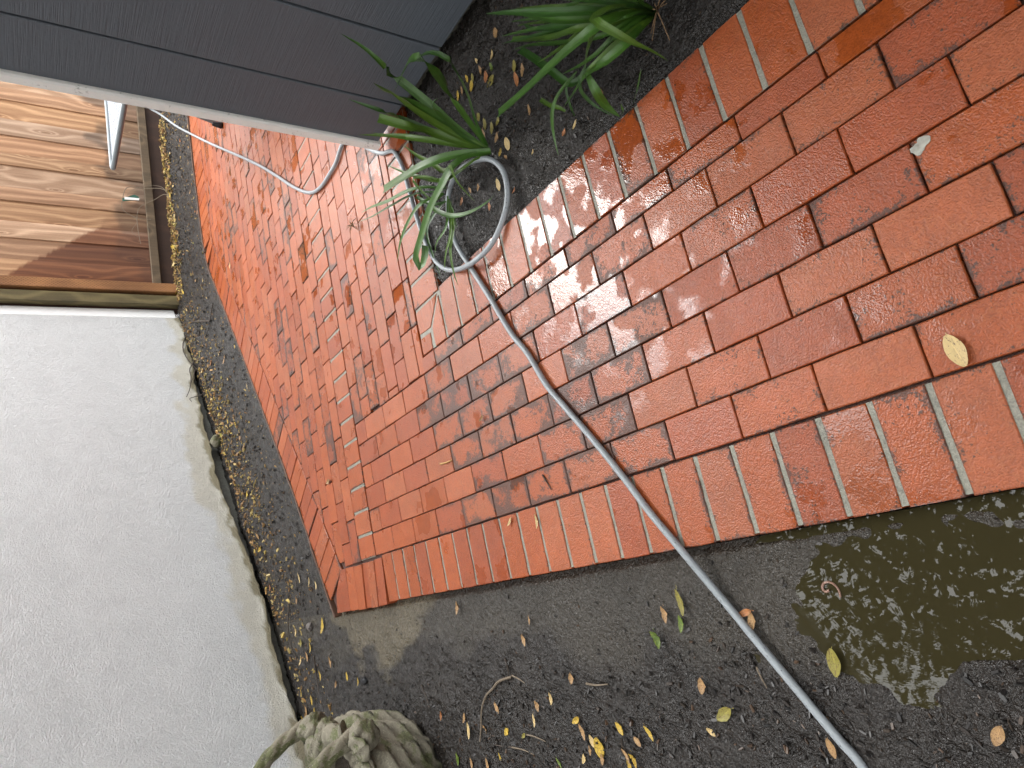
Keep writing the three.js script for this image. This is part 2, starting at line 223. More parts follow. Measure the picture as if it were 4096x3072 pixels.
// ------------------------------------------------------------------ ground
{ const g = new THREE.PlaneGeometry(260, 260, 1, 1); g.rotateX(-Math.PI / 2); const uv = g.attributes.uv; for (let i = 0; i < uv.count; i++) uv.setXY(i, uv.getX(i) * 300, uv.getY(i) * 300);
  const o = new THREE.Mesh(g, M.ground); o.position.y = -0.16; tagMesh(o, 'ground', 'dark bare earth reaching away beyond the walls', 'ground', null, 'structure'); }
const WATER_Y = -0.034;
function puddleField(x, z) { const n = fbm(x * 9, z * 9, 3, 5) - 0.5; return 1 - Math.pow((x - 0.07) / 0.245, 2) - Math.pow((z + 0.395) / 0.165, 2) + n * 1.1 + (fbm(x * 34, z * 34, 2, 6) - 0.5) * 0.7 + 0.25 * smooth(0.0, -0.15, x) - 1.4 * smooth(-0.44, -0.53, z) * smooth(0.10, -0.02, x); }
function siltField(x, z) { return Math.max(smooth(0.32, 0.72, fbm(x * 4, z * 7, 4, 8) + 0.55 - Math.abs(z + 0.21) / 0.42 - 0.12 * smooth(1.2, 2.2, x)), 0); }
function paleSilt(x, z) { return smooth(0.42, 0.62, fbm(x * 5, z * 12, 4, 21) * 0.7 + 0.62 - Math.abs(x - 2.52) / 0.62 * 0.45 - Math.abs(z + 0.23) / 0.26 * 0.42) * (z < -0.2 ? 1 : 0); }
function frontH(x, z) {
  const s = siltField(x, z), p = puddleField(x, z);
  let h = -0.024 - 0.004 * s + (fbm(x * 3, z * 3, 3, 1) - 0.5) * 0.022 * (1 - 0.4 * s) + (fbm(x * 22, z * 22, 3, 2) - 0.5) * lerp(0.022, 0.007, s) + (fbm(x * 75, z * 75, 2, 3) - 0.5) * lerp(0.013, 0.0055, s) + (fbm(x * 48, z * 48, 2, 4) - 0.42) * 0.030 * smooth(0.22, 0.0, x) * smooth(-0.40, -0.30, z);
  const b = smooth(-0.25, 0.55, p); h = lerp(h, Math.min(h, -0.031), smooth(-0.9, -0.1, p)) - 0.022 * b;
  h += 0.018 * smooth(-0.45, -0.9, z); h += 0.02 * smooth(0.10, -0.10, x) * smooth(-0.42, -0.58, z);
  h -= 0.016 * smooth(-0.235, -0.212, z) * smooth(2.98, 2.9, x); h += 0.030 * smooth(0.45, 0.05, wallX(z) - x) * smooth(1.5, 2.5, x);                               // washed out along the brick edge
  return h;
}
function soilCol(x, z, s, pale) { const v = 0.75 + 0.5 * fbm(x * 6, z * 6, 3, 30); const d = [0.021 * v, 0.0165 * v, 0.0135 * v], m = [0.042 * v, 0.035 * v, 0.027 * v], q = [0.105, 0.085, 0.054]; return [0, 1, 2].map(i => lerp(lerp(d[i], m[i], s), q[i], pale)); }
function field(nu, nv, P, H, C, M_, name, label) {
  const pos = [], uv = [], col = [], idx = [];
  for (let j = 0; j <= nv; j++) for (let i = 0; i <= nu; i++) { const [x, z] = P(i / nu, j / nv); pos.push(x, H(x, z), z); uv.push(x / 0.75, z / 0.75); col.push(...C(x, z)); }
  for (let j = 0; j < nv; j++) for (let i = 0; i < nu; i++) { const a = j * (nu + 1) + i, b = a + 1, c = a + nu + 1, d = c + 1; idx.push(a, c, b, b, c, d); }
  const g = geoOf(pos, uv, idx, col); const nr = g.attributes.normal; if (nr.getY(Math.floor(nr.count / 2)) < 0) { for (let i = 0; i < idx.length; i += 3) [idx[i], idx[i + 1]] = [idx[i + 1], idx[i]]; g.setIndex(idx); g.computeVertexNormals(); }
  return tagMesh(new THREE.Mesh(g, M_), name, label, 'soil', null, 'structure');
}
field(560, 190, (u, v) => [lerp(-1.3, 4.05, Math.pow(u, 1.12)), lerp(-0.208, -2.2, v * (0.45 + 0.55 * v))], frontH, (x, z) => soilCol(x, z, siltField(x, z), paleSilt(x, z)), M.soil, 'garden_soil', 'dark wet mud and mulch in front of the brick edge');
function bedH(x, z) { const wet = smooth(0.30, 0.05, Math.abs(z - 0.93)) * smooth(0.2, 0.6, x); return -0.018 + (fbm(x * 3 + 9, z * 3, 3, 41) - 0.4) * 0.030 + (fbm(x * 20, z * 20, 3, 42) - 0.5) * 0.026 + (fbm(x * 70, z * 70, 2, 43) - 0.5) * 0.014 - 0.012 * smooth(0.92, 0.884, z) - 0.004 * wet; }
field(270, 96, (u, v) => [lerp(-1.3, 1.384, u), lerp(0.881, 1.72, v)], bedH, (x, z) => soilCol(x, z, 0.15 * fbm(x * 5, z * 5, 2, 9), 0).map(c => c * 0.9), M.soil, 'planting_bed', 'dark wet planting bed soil between house and brick walk');
const stripH = (x, z) => z < 0.25 ? lerp(frontH(x, z), stripH0(x, z), smooth(-0.2085, 0.2, z)) : stripH0(x, z);
const stripH0 = (x, z) => { const d = wallX(z) - x, e = x - edgeX(z); return -0.030 + 0.045 * smooth(0.6, 0.05, z < 2.75 ? d : 5.88 - x) + (fbm(x * 4, z * 4, 3, 51) - 0.5) * 0.03 + (fbm(x * 22, z * 22, 3, 52) - 0.5) * 0.024 + (fbm(x * 60, z * 60, 2, 53) - 0.5) * 0.010 - 0.006 * smooth(0.1, 0, e); };
field(80, 520, (u, v) => { const z = lerp(-0.2085, 5.4, v), x0 = edgeX(z) + 0.006, x1 = z < 2.75 ? wallX(z) + 0.10 : 5.93; return [lerp(x0, x1, u), z]; }, stripH, (x, z) => soilCol(x, z, 0.35 * smooth(0.3, 0.0, x - edgeX(z)) * fbm(x * 5, z * 5, 3, 77), 0), M.soil, 'soil_strip', 'strip of dark soil with leaf litter between brick edging and white wall');
{ // sand bed under all the paving
  const s = new THREE.Shape([[-1.3, -0.198], [2.93, -0.205], [3.02, -0.08], [3.40, 0.62], [3.63, 1.0], [4.13, 1.79], [4.70, 2.68], [4.74, 5.2], [1.40, 5.2], [1.40, 0.872], [-1.3, 0.872]].map(p => new THREE.Vector2(p[0], p[1])));
  const g = new THREE.ExtrudeGeometry(s, { depth: 0.10, bevelEnabled: false }); g.rotateX(Math.PI / 2); const uv = g.attributes.uv; for (let i = 0; i < uv.count; i++) uv.setXY(i, uv.getX(i) * 4, uv.getY(i) * 4);
  const o = new THREE.Mesh(g, M.sand); o.position.y = -0.013; tagMesh(o, 'sand_base', 'reddish brown sand showing in the joints of the paving', 'paving base', null, 'structure'); }
{ // puddle
  const pos = [], uv = [], idx = [], N = 64; pos.push(0.07, 0, -0.40); uv.push(0, 0);
  for (let i = 0; i <= N; i++) { const a = i / N * Math.PI * 2; const x = 0.07 + Math.cos(a) * 0.40, z = Math.min(-0.2075, -0.40 + Math.sin(a) * 0.27); pos.push(x, 0, z); uv.push((x - 0.12) / 0.3, z / 0.3); if (i < N) idx.push(0, i + 2, i + 1); }
  const o = new THREE.Mesh(geoOf(pos, uv, idx), M.water); o.position.y = WATER_Y; tagMesh(o, 'puddle', 'murky olive brown puddle beside the brick border', 'puddle', null, 'structure'); }

// ------------------------------------------------------------------ bricks
const B = rng(4242), br = (a, b) => a + (b - a) * B();
function clipPoly(poly, inside, cross) { const out = []; for (let i = 0; i < poly.length; i++) { const a = poly[i], b = poly[(i + 1) % poly.length], ia = inside(a), ib = inside(b); if (ia) out.push(a); if (ia !== ib) out.push(cross(a, b)); } return out; }
function cut(poly, f) { return clipPoly(poly, p => f(p) >= 0, (a, b) => { const fa = f(a), fb = f(b), t = fa / (fa - fb); return [lerp(a[0], b[0], t), lerp(a[1], b[1], t)]; }); }
function pickCell(type) { return (type * 4 + Math.floor(B() * 4)) * CELLX + Math.floor(B() * CELLX); }
// poly: local (l, w) corners; o: origin, a: unit direction of l in (x, z); w runs to the left of a seen from above
function brick(parent, poly, o, a, opt = {}) {
  const { type = 0, lift = 0.0008, tilt = 0.004, ch = 0.0020, depth = 0.055, y0 = 0, len = 0.2, wid = 0.1 } = opt;
  if (poly.length < 3) return;
  let area = 0; for (let i = 0; i < poly.length; i++) { const p = poly[i], q = poly[(i + 1) % poly.length]; area += p[0] * q[1] - q[0] * p[1]; }
  if (Math.abs(area) < 0.0006) return; if (area < 0) poly = poly.slice().reverse();
  const pts = []; let cxm = 0, cym = 0;
  for (let i = 0; i < poly.length; i++) { const p = poly[i], q = poly[(i + 1) % poly.length], L = Math.hypot(q[0] - p[0], q[1] - p[1]); if (L < 0.004) continue; const n = L > 0.14 ? 3 : L > 0.06 ? 2 : 1, nx = -(q[1] - p[1]) / L, ny = (q[0] - p[0]) / L;
    for (let k = 0; k < n; k++) { const t = k / n, j = k ? br(-0.0004, 0.0011) : br(0.0003, 0.0018); pts.push([lerp(p[0], q[0], t) + nx * j + (k ? 0 : (q[0] - p[0]) / L * j), lerp(p[1], q[1], t) + ny * j + (k ? 0 : (q[1] - p[1]) / L * j)]); } }
  const N = pts.length; if (N < 3) return; for (const p of pts) { cxm += p[0] / N; cym += p[1] / N; }
  const cell = pickCell(type), cu = (cell % CELLX) * 256, cv = Math.floor(cell / CELLX) * 128, flip = B() < 0.5, flop = B() < 0.5;
  const ty = y0 + br(-lift, lift), tl = br(-tilt, tilt), tw = br(-tilt, tilt), b = [-a[1], a[0]];
  const P3 = (l, w, y) => [o[0] + a[0] * l + b[0] * w, y, o[1] + a[1] * l + b[1] * w];
  const H = (l, w) => ty + tl * (l - cxm) + tw * (w - cym);
  const UV = (l, w) => { let u = clamp(l / len, 0.01, 0.99), v = clamp(w / wid, 0.015, 0.985); if (flip) u = 1 - u; if (flop) v = 1 - v; return [(cu + u * 256) / AW, (cv + v * 128) / AW]; };
  const pos = [], uv = [], push = (l, w, y) => { pos.push(...P3(l, w, y)); uv.push(...UV(l, w)); };
  const inn = pts.map((p, i) => { const q = pts[(i + 1) % N], r = pts[(i + N - 1) % N]; const e1 = [q[0] - p[0], q[1] - p[1]], e0 = [p[0] - r[0], p[1] - r[1]], l1 = Math.hypot(...e1) || 1, l0 = Math.hypot(...e0) || 1; const nx = -e1[1] / l1 - e0[1] / l0, ny = e1[0] / l1 + e0[0] / l0, nl = Math.hypot(nx, ny) || 1, s = ch / Math.max(0.5, nl / 2) / nl; return [p[0] + nx * s, p[1] + ny * s]; });
  const c = [cxm, cym];
  // picture from above: (l, w) is mirrored or not depending on handedness, so test the first triangle
  const up = (p, q, r) => { push(...p); push(...q); push(...r); };
  const flipW = (() => { const A = P3(inn[0][0], inn[0][1], 0), Bq = P3(inn[1][0], inn[1][1], 0), Cq = P3(c[0], c[1], 0); const n = V(Bq[0] - A[0], 0, Bq[2] - A[2]).cross(V(Cq[0] - A[0], 0, Cq[2] - A[2])); return n.y < 0; })();
  const tri = (p, q, r) => flipW ? up(p, r, q) : up(p, q, r);
  const top = p => [p[0], p[1], H(p[0], p[1])], mid = p => [p[0], p[1], H(p[0], p[1]) - ch * 0.9], bot = p => [p[0], p[1], y0 - depth];
  for (let i = 0; i < N; i++) { const j = (i + 1) % N; tri(top(inn[i]), top(inn[j]), top(c)); tri(top(inn[j]), top(inn[i]), mid(pts[i])); tri(top(inn[j]), mid(pts[i]), mid(pts[j])); tri(mid(pts[j]), mid(pts[i]), bot(pts[i])); tri(mid(pts[j]), bot(pts[i]), bot(pts[j])); }
  const g = geoOf(pos, uv); part('brick', g, M.brick, parent);
}
const rect = (l0, l1, w0, w1) => [[l0, w0], [l1, w0], [l1, w1], [l0, w1]];
function typeA(x, z) {                                                   // where the photograph shows algae and standing film
  const heavy = smooth(0.35, 0.75, x) * smooth(1.75, 1.35, x), r = B();
  const film = smooth(0.42, 0.20, Math.hypot((x - 0.62) * 0.75, z - 0.66));
  if (r < film * 0.85) return 3;
  if (r < film * 0.5 + heavy * 0.75) return 2;
  if (x < 0.45) return r < 0.7 ? 1 : 0;
  return r < 0.35 ? 1 : 0;
}
const walk = thing('brick_walk', 'red brick walk with grey mortared borders running past the planting bed', 'brick walk', null, 'structure');
const WC = 0.1015, LB = 0.203, GAP = 0.0024;
for (let c = 0; c < 6; c++) {                                            // six running courses
  const off = (c % 2 ? 0 : 0.5) * LB + br(-0.012, 0.012) - 0.008;
  for (let k = -6; k < 14; k++) { const x0 = Math.max(k * LB + off, -1.05), x1 = Math.min((k + 1) * LB + off, 2.326); if (x1 - x0 < 0.02) continue; const g = GAP * br(0.6, 1.5);
    brick(walk, rect(0, x1 - x0 - g, 0, WC - GAP * br(0.7, 1.2)), [x0 + g / 2, c * WC + GAP / 2 + 0.001], [1, 0], { type: typeA((x0 + x1) / 2, c * WC + 0.05) }); }
}
for (let k = -6; k < 8; k++) { const x0 = Math.max(k * LB + 0.082, -1.05), x1 = Math.min((k + 1) * LB + 0.082, 1.605); if (x1 - x0 < 0.02) continue; brick(walk, rect(0, x1 - x0 - GAP, 0, 0.0615), [x0, 6 * WC + 0.0025], [1, 0], { type: typeA(x0 + 0.1, 0.64), wid: 0.1 }); }
// bottom border, mortared, then the six loose bricks at its end
for (let j = -11; ; j++) { const x0 = 0.011 + 0.1077 * j, x1 = x0 + 0.1077; if (x1 > 2.29) break; const xm = x0 + 0.054; const f = Math.abs(xm - 0.065) < 0.03;
  brick(walk, rect(0, 0.202, 0, 0.0962), [x0 + 0.0057, -0.0025], [0, -1], { type: f ? 3 : B() < smooth(1.6, 0.6, xm) * 0.65 ? 1 : 0 }); }
{ const inn = [2.274, 2.362, 2.450, 2.510, 2.613, 2.716, 2.786], out = [2.288, 2.384, 2.466, 2.533, 2.619, 2.730, 2.838];
  for (let i = 0; i < 5; i++) { const p = [[inn[i], -0.012], [inn[i + 1], -0.012], [out[i + 1], -0.215], [out[i], -0.215]].map(([x, z]) => [x - inn[i] , -z]); brick(walk, p.map(([x, w]) => [w - 0.012, x]).map(([l, w], q) => [l + (i % 2 ? 0.003 : 0), w - (q === 1 || q === 2 ? 0.004 : 0)]), [inn[i] , -0.012], [0, -1].map(v => v), { type: 0, lift: 0.004, tilt: 0.015, len: 0.21, wid: 0.11, mirror: 1 }); }
  brick(walk, [[0, 0], [0.0, 0.062], [0.10, 0.165], [0.203, 0.195], [0.203, 0.012]].map(([l, w]) => [l, w]), [2.722, -0.012], [0, -1], { type: 0, len: 0.21, wid: 0.2 }); }
// top border
for (let k = 0; k < 21; k++) { const x1 = 1.384 - 0.1071 * k, x0 = x1 - 0.1071; const w = smooth(0.55, 0.3, Math.abs(x0 - 0.72)); brick(walk, rect(0, 0.200, 0, 0.0962), [x1 - 0.0015, 0.6785].map((v, i) => v), [0, 1], { type: B() < w * 0.85 ? 3 : B() < 0.75 ? 1 : 0, mirror: 1 }); }
// mitred corner: four cut pieces
brick(walk, [[0.006, 0.004], [0.092, 0.004], [0.092, 0.080], [0.006, 0.178]].map(([x, z]) => [x, z]), [1.389, 0.6745], [1, 0], { type: 0 });
brick(walk, [[0.114, 0.004], [0.194, 0.004], [0.194, 0.073], [0.114, 0.069]], [1.389, 0.6745], [1, 0], { type: 0 });
brick(walk, [[0.014, 0.187], [0.104, 0.086], [0.194, 0.090], [0.194, 0.181], [0.024, 0.187]], [1.389, 0.6745], [1, 0], { type: 0 });
// border on the far side of the bed
for (let k = 0; k < 11; k++) { const z0 = 0.868 + k * 0.1085; brick(walk, rect(0, 0.194, 0, 0.097), [1.389, z0], [1, 0], { type: B() < 0.4 ? 3 : B() < 0.4 ? 1 : 0 }); }
// narrow strip and seven courses that run beside it
for (let k = 0; k < 10; k++) { const z0 = 0.612 + k * LB, z1 = Math.min(z0 + LB, 2.4); if (z1 - z0 > 0.03) brick(walk, rect(0, z1 - z0 - GAP, 0, 0.047), [1.6375, z0], [0, 1], { type: k === 1 ? 2 : B() < 0.4 ? 3 : 0, mirror: 1 }); }
for (let c = 0; c < 7; c++) { const xl = 1.640 + c * 0.0984; for (let k = -1; k < 14; k++) { const z0 = Math.max(0.612, 0.612 + (k + (c % 2 ? 0.5 : 0.02)) * LB + 0.03 * Math.sin(c * 7)), z1 = Math.min(0.612 + (k + 1 + (c % 2 ? 0.5 : 0.02)) * LB + 0.03 * Math.sin(c * 7), sightZ(xl)); if (z1 - z0 < 0.025) continue; const t = B(); brick(walk, rect(0, z1 - z0 - GAP * br(0.6, 1.4), 0, 0.0984 - GAP), [xl + 0.0984 - 0.001, z0], [0, 1], { type: t < 0.25 ? 2 : t < 0.5 ? 1 : t < 0.75 && c < 5 ? 3 : 0, mirror: 1 }); } }
// mortared header row that ends the walk
for (let k = 0; k < 31; k++) { const z0 = -0.003 + k * 0.1105; if (z0 > sightZ(2.4)) break; brick(walk, rect(0, 0.170, 0, 0.0985), [2.3365, z0 + 0.006], [1, 0], { type: B() < 0.4 ? 1 : 0 }); }
// mortar beds
function mortarBed(x0, x1, z0, z1, y = -0.0035) { const g = new THREE.PlaneGeometry(x1 - x0, z1 - z0, Math.max(1, Math.round((x1 - x0) / 0.02)), Math.max(1, Math.round((z1 - z0) / 0.02))); g.rotateX(-Math.PI / 2); const p = g.attributes.position, uv = g.attributes.uv; for (let i = 0; i < p.count; i++) { const X = p.getX(i) + (x0 + x1) / 2, Z = p.getZ(i) + (z0 + z1) / 2; p.setXYZ(i, X, y + (fbm(X * 60, Z * 60, 2, 66) - 0.5) * 0.003, Z); uv.setXY(i, X / 0.35, Z / 0.35); } g.computeVertexNormals(); part('mortar_bed', g, M.mortar, walk, 'grey sandy mortar between the border bricks'); }
mortarBed(-1.1, 2.268, -0.2, -0.004); mortarBed(-1.1, 1.386, 0.679, 0.876); mortarBed(1.387, 1.583, 0.679, 2.08); mortarBed(2.339, 2.504, 0.0, 3.0);

const patio = thing('brick_patio', 'red brick patio of dry laid running courses beyond the mortared row', 'brick patio', null, 'structure');
for (let c = 0; c < 20; c++) {
  const x0 = 2.510 + c * 0.1028, x1 = x0 + 0.1028 - GAP; if (x0 > 4.46) break;
  const zs = Math.max(0.0, (x0 - 2.772) / (4.468 - 2.772) * 2.72 - 0.02), off = (c % 2 ? 0.5 : 0) * LB + br(-0.02, 0.02);
  for (let k = -1; k < 26; k++) { const z0 = Math.max(-0.004, k * LB + off), z1 = Math.min((k + 1) * LB + off, sightZ(x0)); if (z1 - z0 < 0.025 || z1 < zs) continue; const L = z1 - z0 - GAP * br(0.7, 1.8);
    let p = rect(0, L, 0, x1 - x0); const ox = x1, oz = z0;                 // l along +z, w along -x
    p = cut(p, q => (cutX(Math.max(0, oz + q[0])) - 0.004) - (ox - q[1]));
    const t = B(); brick(patio, p, [ox, oz], [0, 1], { type: t < 0.12 ? 2 : t < 0.3 ? 1 : t < 0.42 ? 3 : 0, lift: 0.0018, tilt: 0.006, mirror: 1 }); }
}
const border = thing('brick_border', 'row of red bricks set square to the timber edging of the patio', 'brick border', null, 'structure');
{ // soldier bricks along the edging, from the corner to where the house hides it
  const inner = []; for (let z = -0.012; z < 4.7; z += 0.02) inner.push([cutX(Math.max(0, z)) + (z < 0 ? (z) * 0.6 : 0), z]);
  let s = 0; const cum = [0]; for (let i = 1; i < inner.length; i++) { s += Math.hypot(inner[i][0] - inner[i - 1][0], inner[i][1] - inner[i - 1][1]); cum.push(s); }
  const atS = q => { let i = 1; while (i < cum.length - 1 && cum[i] < q) i++; const t = (q - cum[i - 1]) / (cum[i] - cum[i - 1]); return [lerp(inner[i - 1][0], inner[i][0], t), lerp(inner[i - 1][1], inner[i][1], t)]; };
  for (let q = 0; q < s - 0.11;) { const w = br(0.094, 0.104), p0 = atS(q), p1 = atS(q + w), dx = p1[0] - p0[0], dz = p1[1] - p0[1], L = Math.hypot(dx, dz), a = [dz / L, -dx / L];  // outward
    if (p0[1] > sightZ(p0[0]) + 0.1) break; const end = p => { let l = 0.1; for (let i = 0; i < 30; i++) { l += 0.01; if (p[0] + a[0] * l > edgeX(p[1] + a[1] * l) - 0.012) break; } return l; };
    const l0 = Math.min(0.27, end(p0)), l1 = Math.min(0.27, end(p1)); const t = B();
    brick(border, [[0.004, 0.0015], [l0, 0.0015], [l1, L - 0.0025], [0.004, L - 0.0025]], p0, a, { type: t < 0.15 ? 1 : t < 0.25 ? 2 : 0, len: 0.28, lift: 0.002, tilt: 0.008 }); q += w + (q > 0.25 && q < 0.36 ? 0.006 : 0); }
}
// timber edging
{ const e = thing('timber_edging', 'thin brown bent timber edging strip along the brick patio', 'edging');
  const cps = EDGE.map(([x, z]) => V(x, 0, z)), cv = new THREE.CatmullRomCurve3(cps, false, 'centripetal'); const cuts = [0, 0.18, 0.36, 0.55, 0.78, 1];
  for (let s = 0; s + 1 < cuts.length; s++) { const n = 26, pos = [], uv = [], idx = []; const y0 = -0.09, prof = [[-0.006, y0], [-0.006, 0.0035], [-0.004, 0.006], [0.004, 0.006], [0.006, 0.0035], [0.006, y0]];
    for (let i = 0; i <= n; i++) { const u = lerp(cuts[s] + (s ? 0.0008 : 0), cuts[s + 1], i / n), p = cv.getPointAt(u), t = cv.getTangentAt(u), nx = t.z, nz = -t.x, wv = (fbm(u * 60, s, 2, 3) - 0.5) * 0.006; prof.forEach(([a, y], k) => { pos.push(p.x + nx * (a + wv), y + (k > 0 && k < 5 ? (fbm(u * 90, 4, 2, 8) - 0.5) * 0.007 : 0), p.z + nz * (a + wv)); uv.push(k * 0.02, u * 12); }); }
    for (let i = 0; i < n; i++) for (let k = 0; k < 5; k++) { const a = i * 6 + k, b = a + 1, c = a + 6, d = c + 1; idx.push(a, c, b, b, c, d); } for (const st of [0, n * 6]) idx.push(st, st + 1, st + 2, st, st + 2, st + 3, st, st + 3, st + 4, st, st + 4, st + 5);
    part('board', toCreasedNormals(geoOf(pos, uv, idx), 0.6), M.edging, e); } }

// ------------------------------------------------------------------ house with grey siding
{ const h = thing('grey_house', 'grey painted house wall of wide vertical siding with a cream corner board', 'house');
  const zf = 1.60, top = 2.85, yb = 0.046; const xs = [-2.78, -2.466, -2.152, -1.838, -1.524, -1.210, -0.896, -0.582, -0.268, 0.046, 0.360, 0.674, 0.988, 1.302, 1.5345];
  for (let i = 0; i + 1 < xs.length; i++) { const w = xs[i + 1] - xs[i], m = i + 2 === xs.length, g = board(w - (m ? 0.002 : 0.010), top - yb, 0.018, 0.003, rr(0, 3), rr(0, 3)); const o = part('siding_board', g, M.siding, h); o.position.set(xs[i] + w / 2 + (m ? 0.003 : 0.0), (top + yb) / 2, zf + 0.009 + rr(0, 0.001)); }
  const bk = part('sheathing', board(4.30, top - 0.05, 0.05, 0.002), M.foundation, h); bk.position.set(-0.63, top / 2 + 0.02, zf + 0.047);
  const tb = part('corner_board', board(0.043, top - 0.032, 0.105, 0.006), M.trim, h, 'cream painted corner board with rough edges'); tb.position.set(1.5575, top / 2 + 0.016, zf + 0.0385);
  const sw = part('side_wall', board(0.05, top - 0.05, 4.0, 0.002), M.siding, h); sw.position.set(1.51, top / 2 + 0.025, zf + 0.10 + 2.0);
  const fd = part('foundation', board(4.22, 0.34, 4.0, 0.004), M.foundation, h, 'dark concrete foundation set back under the siding'); fd.position.set(-0.62, -0.115, zf + 0.075 + 2.0);
  const so = part('soffit', board(5.1, 0.03, 0.34, 0.002), M.soffit, h); so.position.set(-0.55, top + 0.02, zf - 0.09);
  const ga = part('fascia', board(5.1, 0.16, 0.03, 0.003), M.trim, h); ga.position.set(-0.55, top + 0.06, zf - 0.277);
  const rf = new THREE.BufferGeometry(); const p = [[-3.15, top + 0.145, zf - 0.32], [2.05, top + 0.145, zf - 0.32], [2.05, top + 1.05, zf + 2.1], [-3.15, top + 1.05, zf + 2.1], [-3.15, top + 0.14, zf + 4.6], [2.05, top + 0.14, zf + 4.6]]; const q = []; const pushq = (a, b, c, d) => { for (const i of [a, b, c, a, c, d]) q.push(...p[i]); }; pushq(0, 1, 2, 3); pushq(3, 2, 5, 4); const gb = [[-3.15], [2.05]]; for (const [i0, i1, i2] of [[0, 3, 4], [1, 2, 5]]) for (const i of [i0, i1, i2]) q.push(...p[i]); rf.setAttribute('position', new THREE.Float32BufferAttribute(q, 3)); rf.computeVertexNormals(); part('roof', rf, plain(0.06, 0.055, 0.05, 0.9, { side: THREE.DoubleSide }), h);
}
// ------------------------------------------------------------------ white stucco building
{ const w = thing('white_building', 'white stucco building wall with a ragged broken lower edge above the soil', 'building');
  const Ln = 7.2, nu = 240, nv = 70, top = 4.3, pos = [], uv = [], col = [], idx = [];
  const P = (s, off) => [WALLA.x - WD.x * s + WN.x * off, WALLA.z - WD.z * s + WN.z * off];
  const low = s => 0.020 + 0.050 * smooth(0.6, 1.3, s) - 0.028 * smooth(2.6, 3.2, s) + 0.022 * smooth(1.5, 1.9, s) * smooth(2.6, 2.1, s) + (fbm(s * 3.2, 1, 3, 12) - 0.5) * 0.055 + (fbm(s * 26, 2, 3, 13) - 0.5) * 0.022;
  const s0 = 0.125;
  for (let j = 0; j <= nv; j++) for (let i = 0; i <= nu; i++) { const s = s0 + (Ln - s0) * Math.pow(i / nu, 1.35), b = low(s), y = j === 0 ? b : b + (top - b) * Math.pow(j / nv, 1.8), bulge = 0.012 * smooth(0.05, 0.0, y - b) * fbm(s * 18, y * 18, 2, 14) + 0.007 * (fbm(s * 2.2, y * 2.2, 3, 15) - 0.5), [x, z] = P(s, bulge + (j === 0 ? -0.012 : 0)); pos.push(x, y, z); uv.push(s / 0.9, y / 0.9);
    const d = smooth(0.42, 0.62, fbm(s * 5, y * 9, 4, 16) * 0.75 + 0.50 - (y - b) * 2.6) * 0.75, d2 = smooth(0.5, 0.66, fbm(s * 9 + 5, y * 16, 4, 18) * 0.7 + 0.42 - (y - b) * 6.5); col.push(lerp(lerp(1, 0.86, d), 0.36, d2), lerp(lerp(1, 0.80, d), 0.31, d2), lerp(lerp(1, 0.66, d), 0.20, d2)); }
  for (let j = 0; j < nv; j++) for (let i = 0; i < nu; i++) { const a = j * (nu + 1) + i, b = a + 1, c = a + nu + 1, d = c + 1; idx.push(a, b, c, b, d, c); }
  { const base = pos.length / 3; for (let i = 0; i <= nu; i++) { const s = s0 + (Ln - s0) * Math.pow(i / nu, 1.35), b = low(s); for (const off of [-0.010, -0.045]) { const [x, z] = P(s, off); pos.push(x, b + (off < -0.02 ? 0.006 : 0), z); uv.push(s / 0.9, off); col.push(0.4, 0.36, 0.27); } } for (let i = 0; i < nu; i++) { const a = base + i * 2; idx.push(a, a + 1, a + 2, a + 1, a + 3, a + 2); } }
  part('stucco_coat', geoOf(pos, uv, idx, col), M.stucco, w);
  const slab = (name, s_, w_, y0, y1, off, th, m, label) => { const g = board(w_, y1 - y0, th, 0.004), o = part(name, g, m, w, label); const [x, z] = P(s_ + w_ / 2, off - th / 2); o.position.set(x, (y0 + y1) / 2, z); o.rotation.y = Math.atan2(-WD.z, WD.x); return o; };
  slab('corner_panel', 0, 0.128, 0.052, 4.3, 0.004, 0.05, M.strand, 'smooth white strand board panel at the end of the stucco');
  slab('core_wall', 0.002, Ln, 0.10, 4.3, -0.05, 0.30, M.concrete); slab('footing', 0.01, Ln, -0.2, 0.12, -0.075, 0.25, M.concrete, 'grey concrete footing behind the broken stucco edge');
  slab('coping', -0.03, Ln + 0.06, 4.3, 4.36, 0.03, 0.42, M.trim);
}
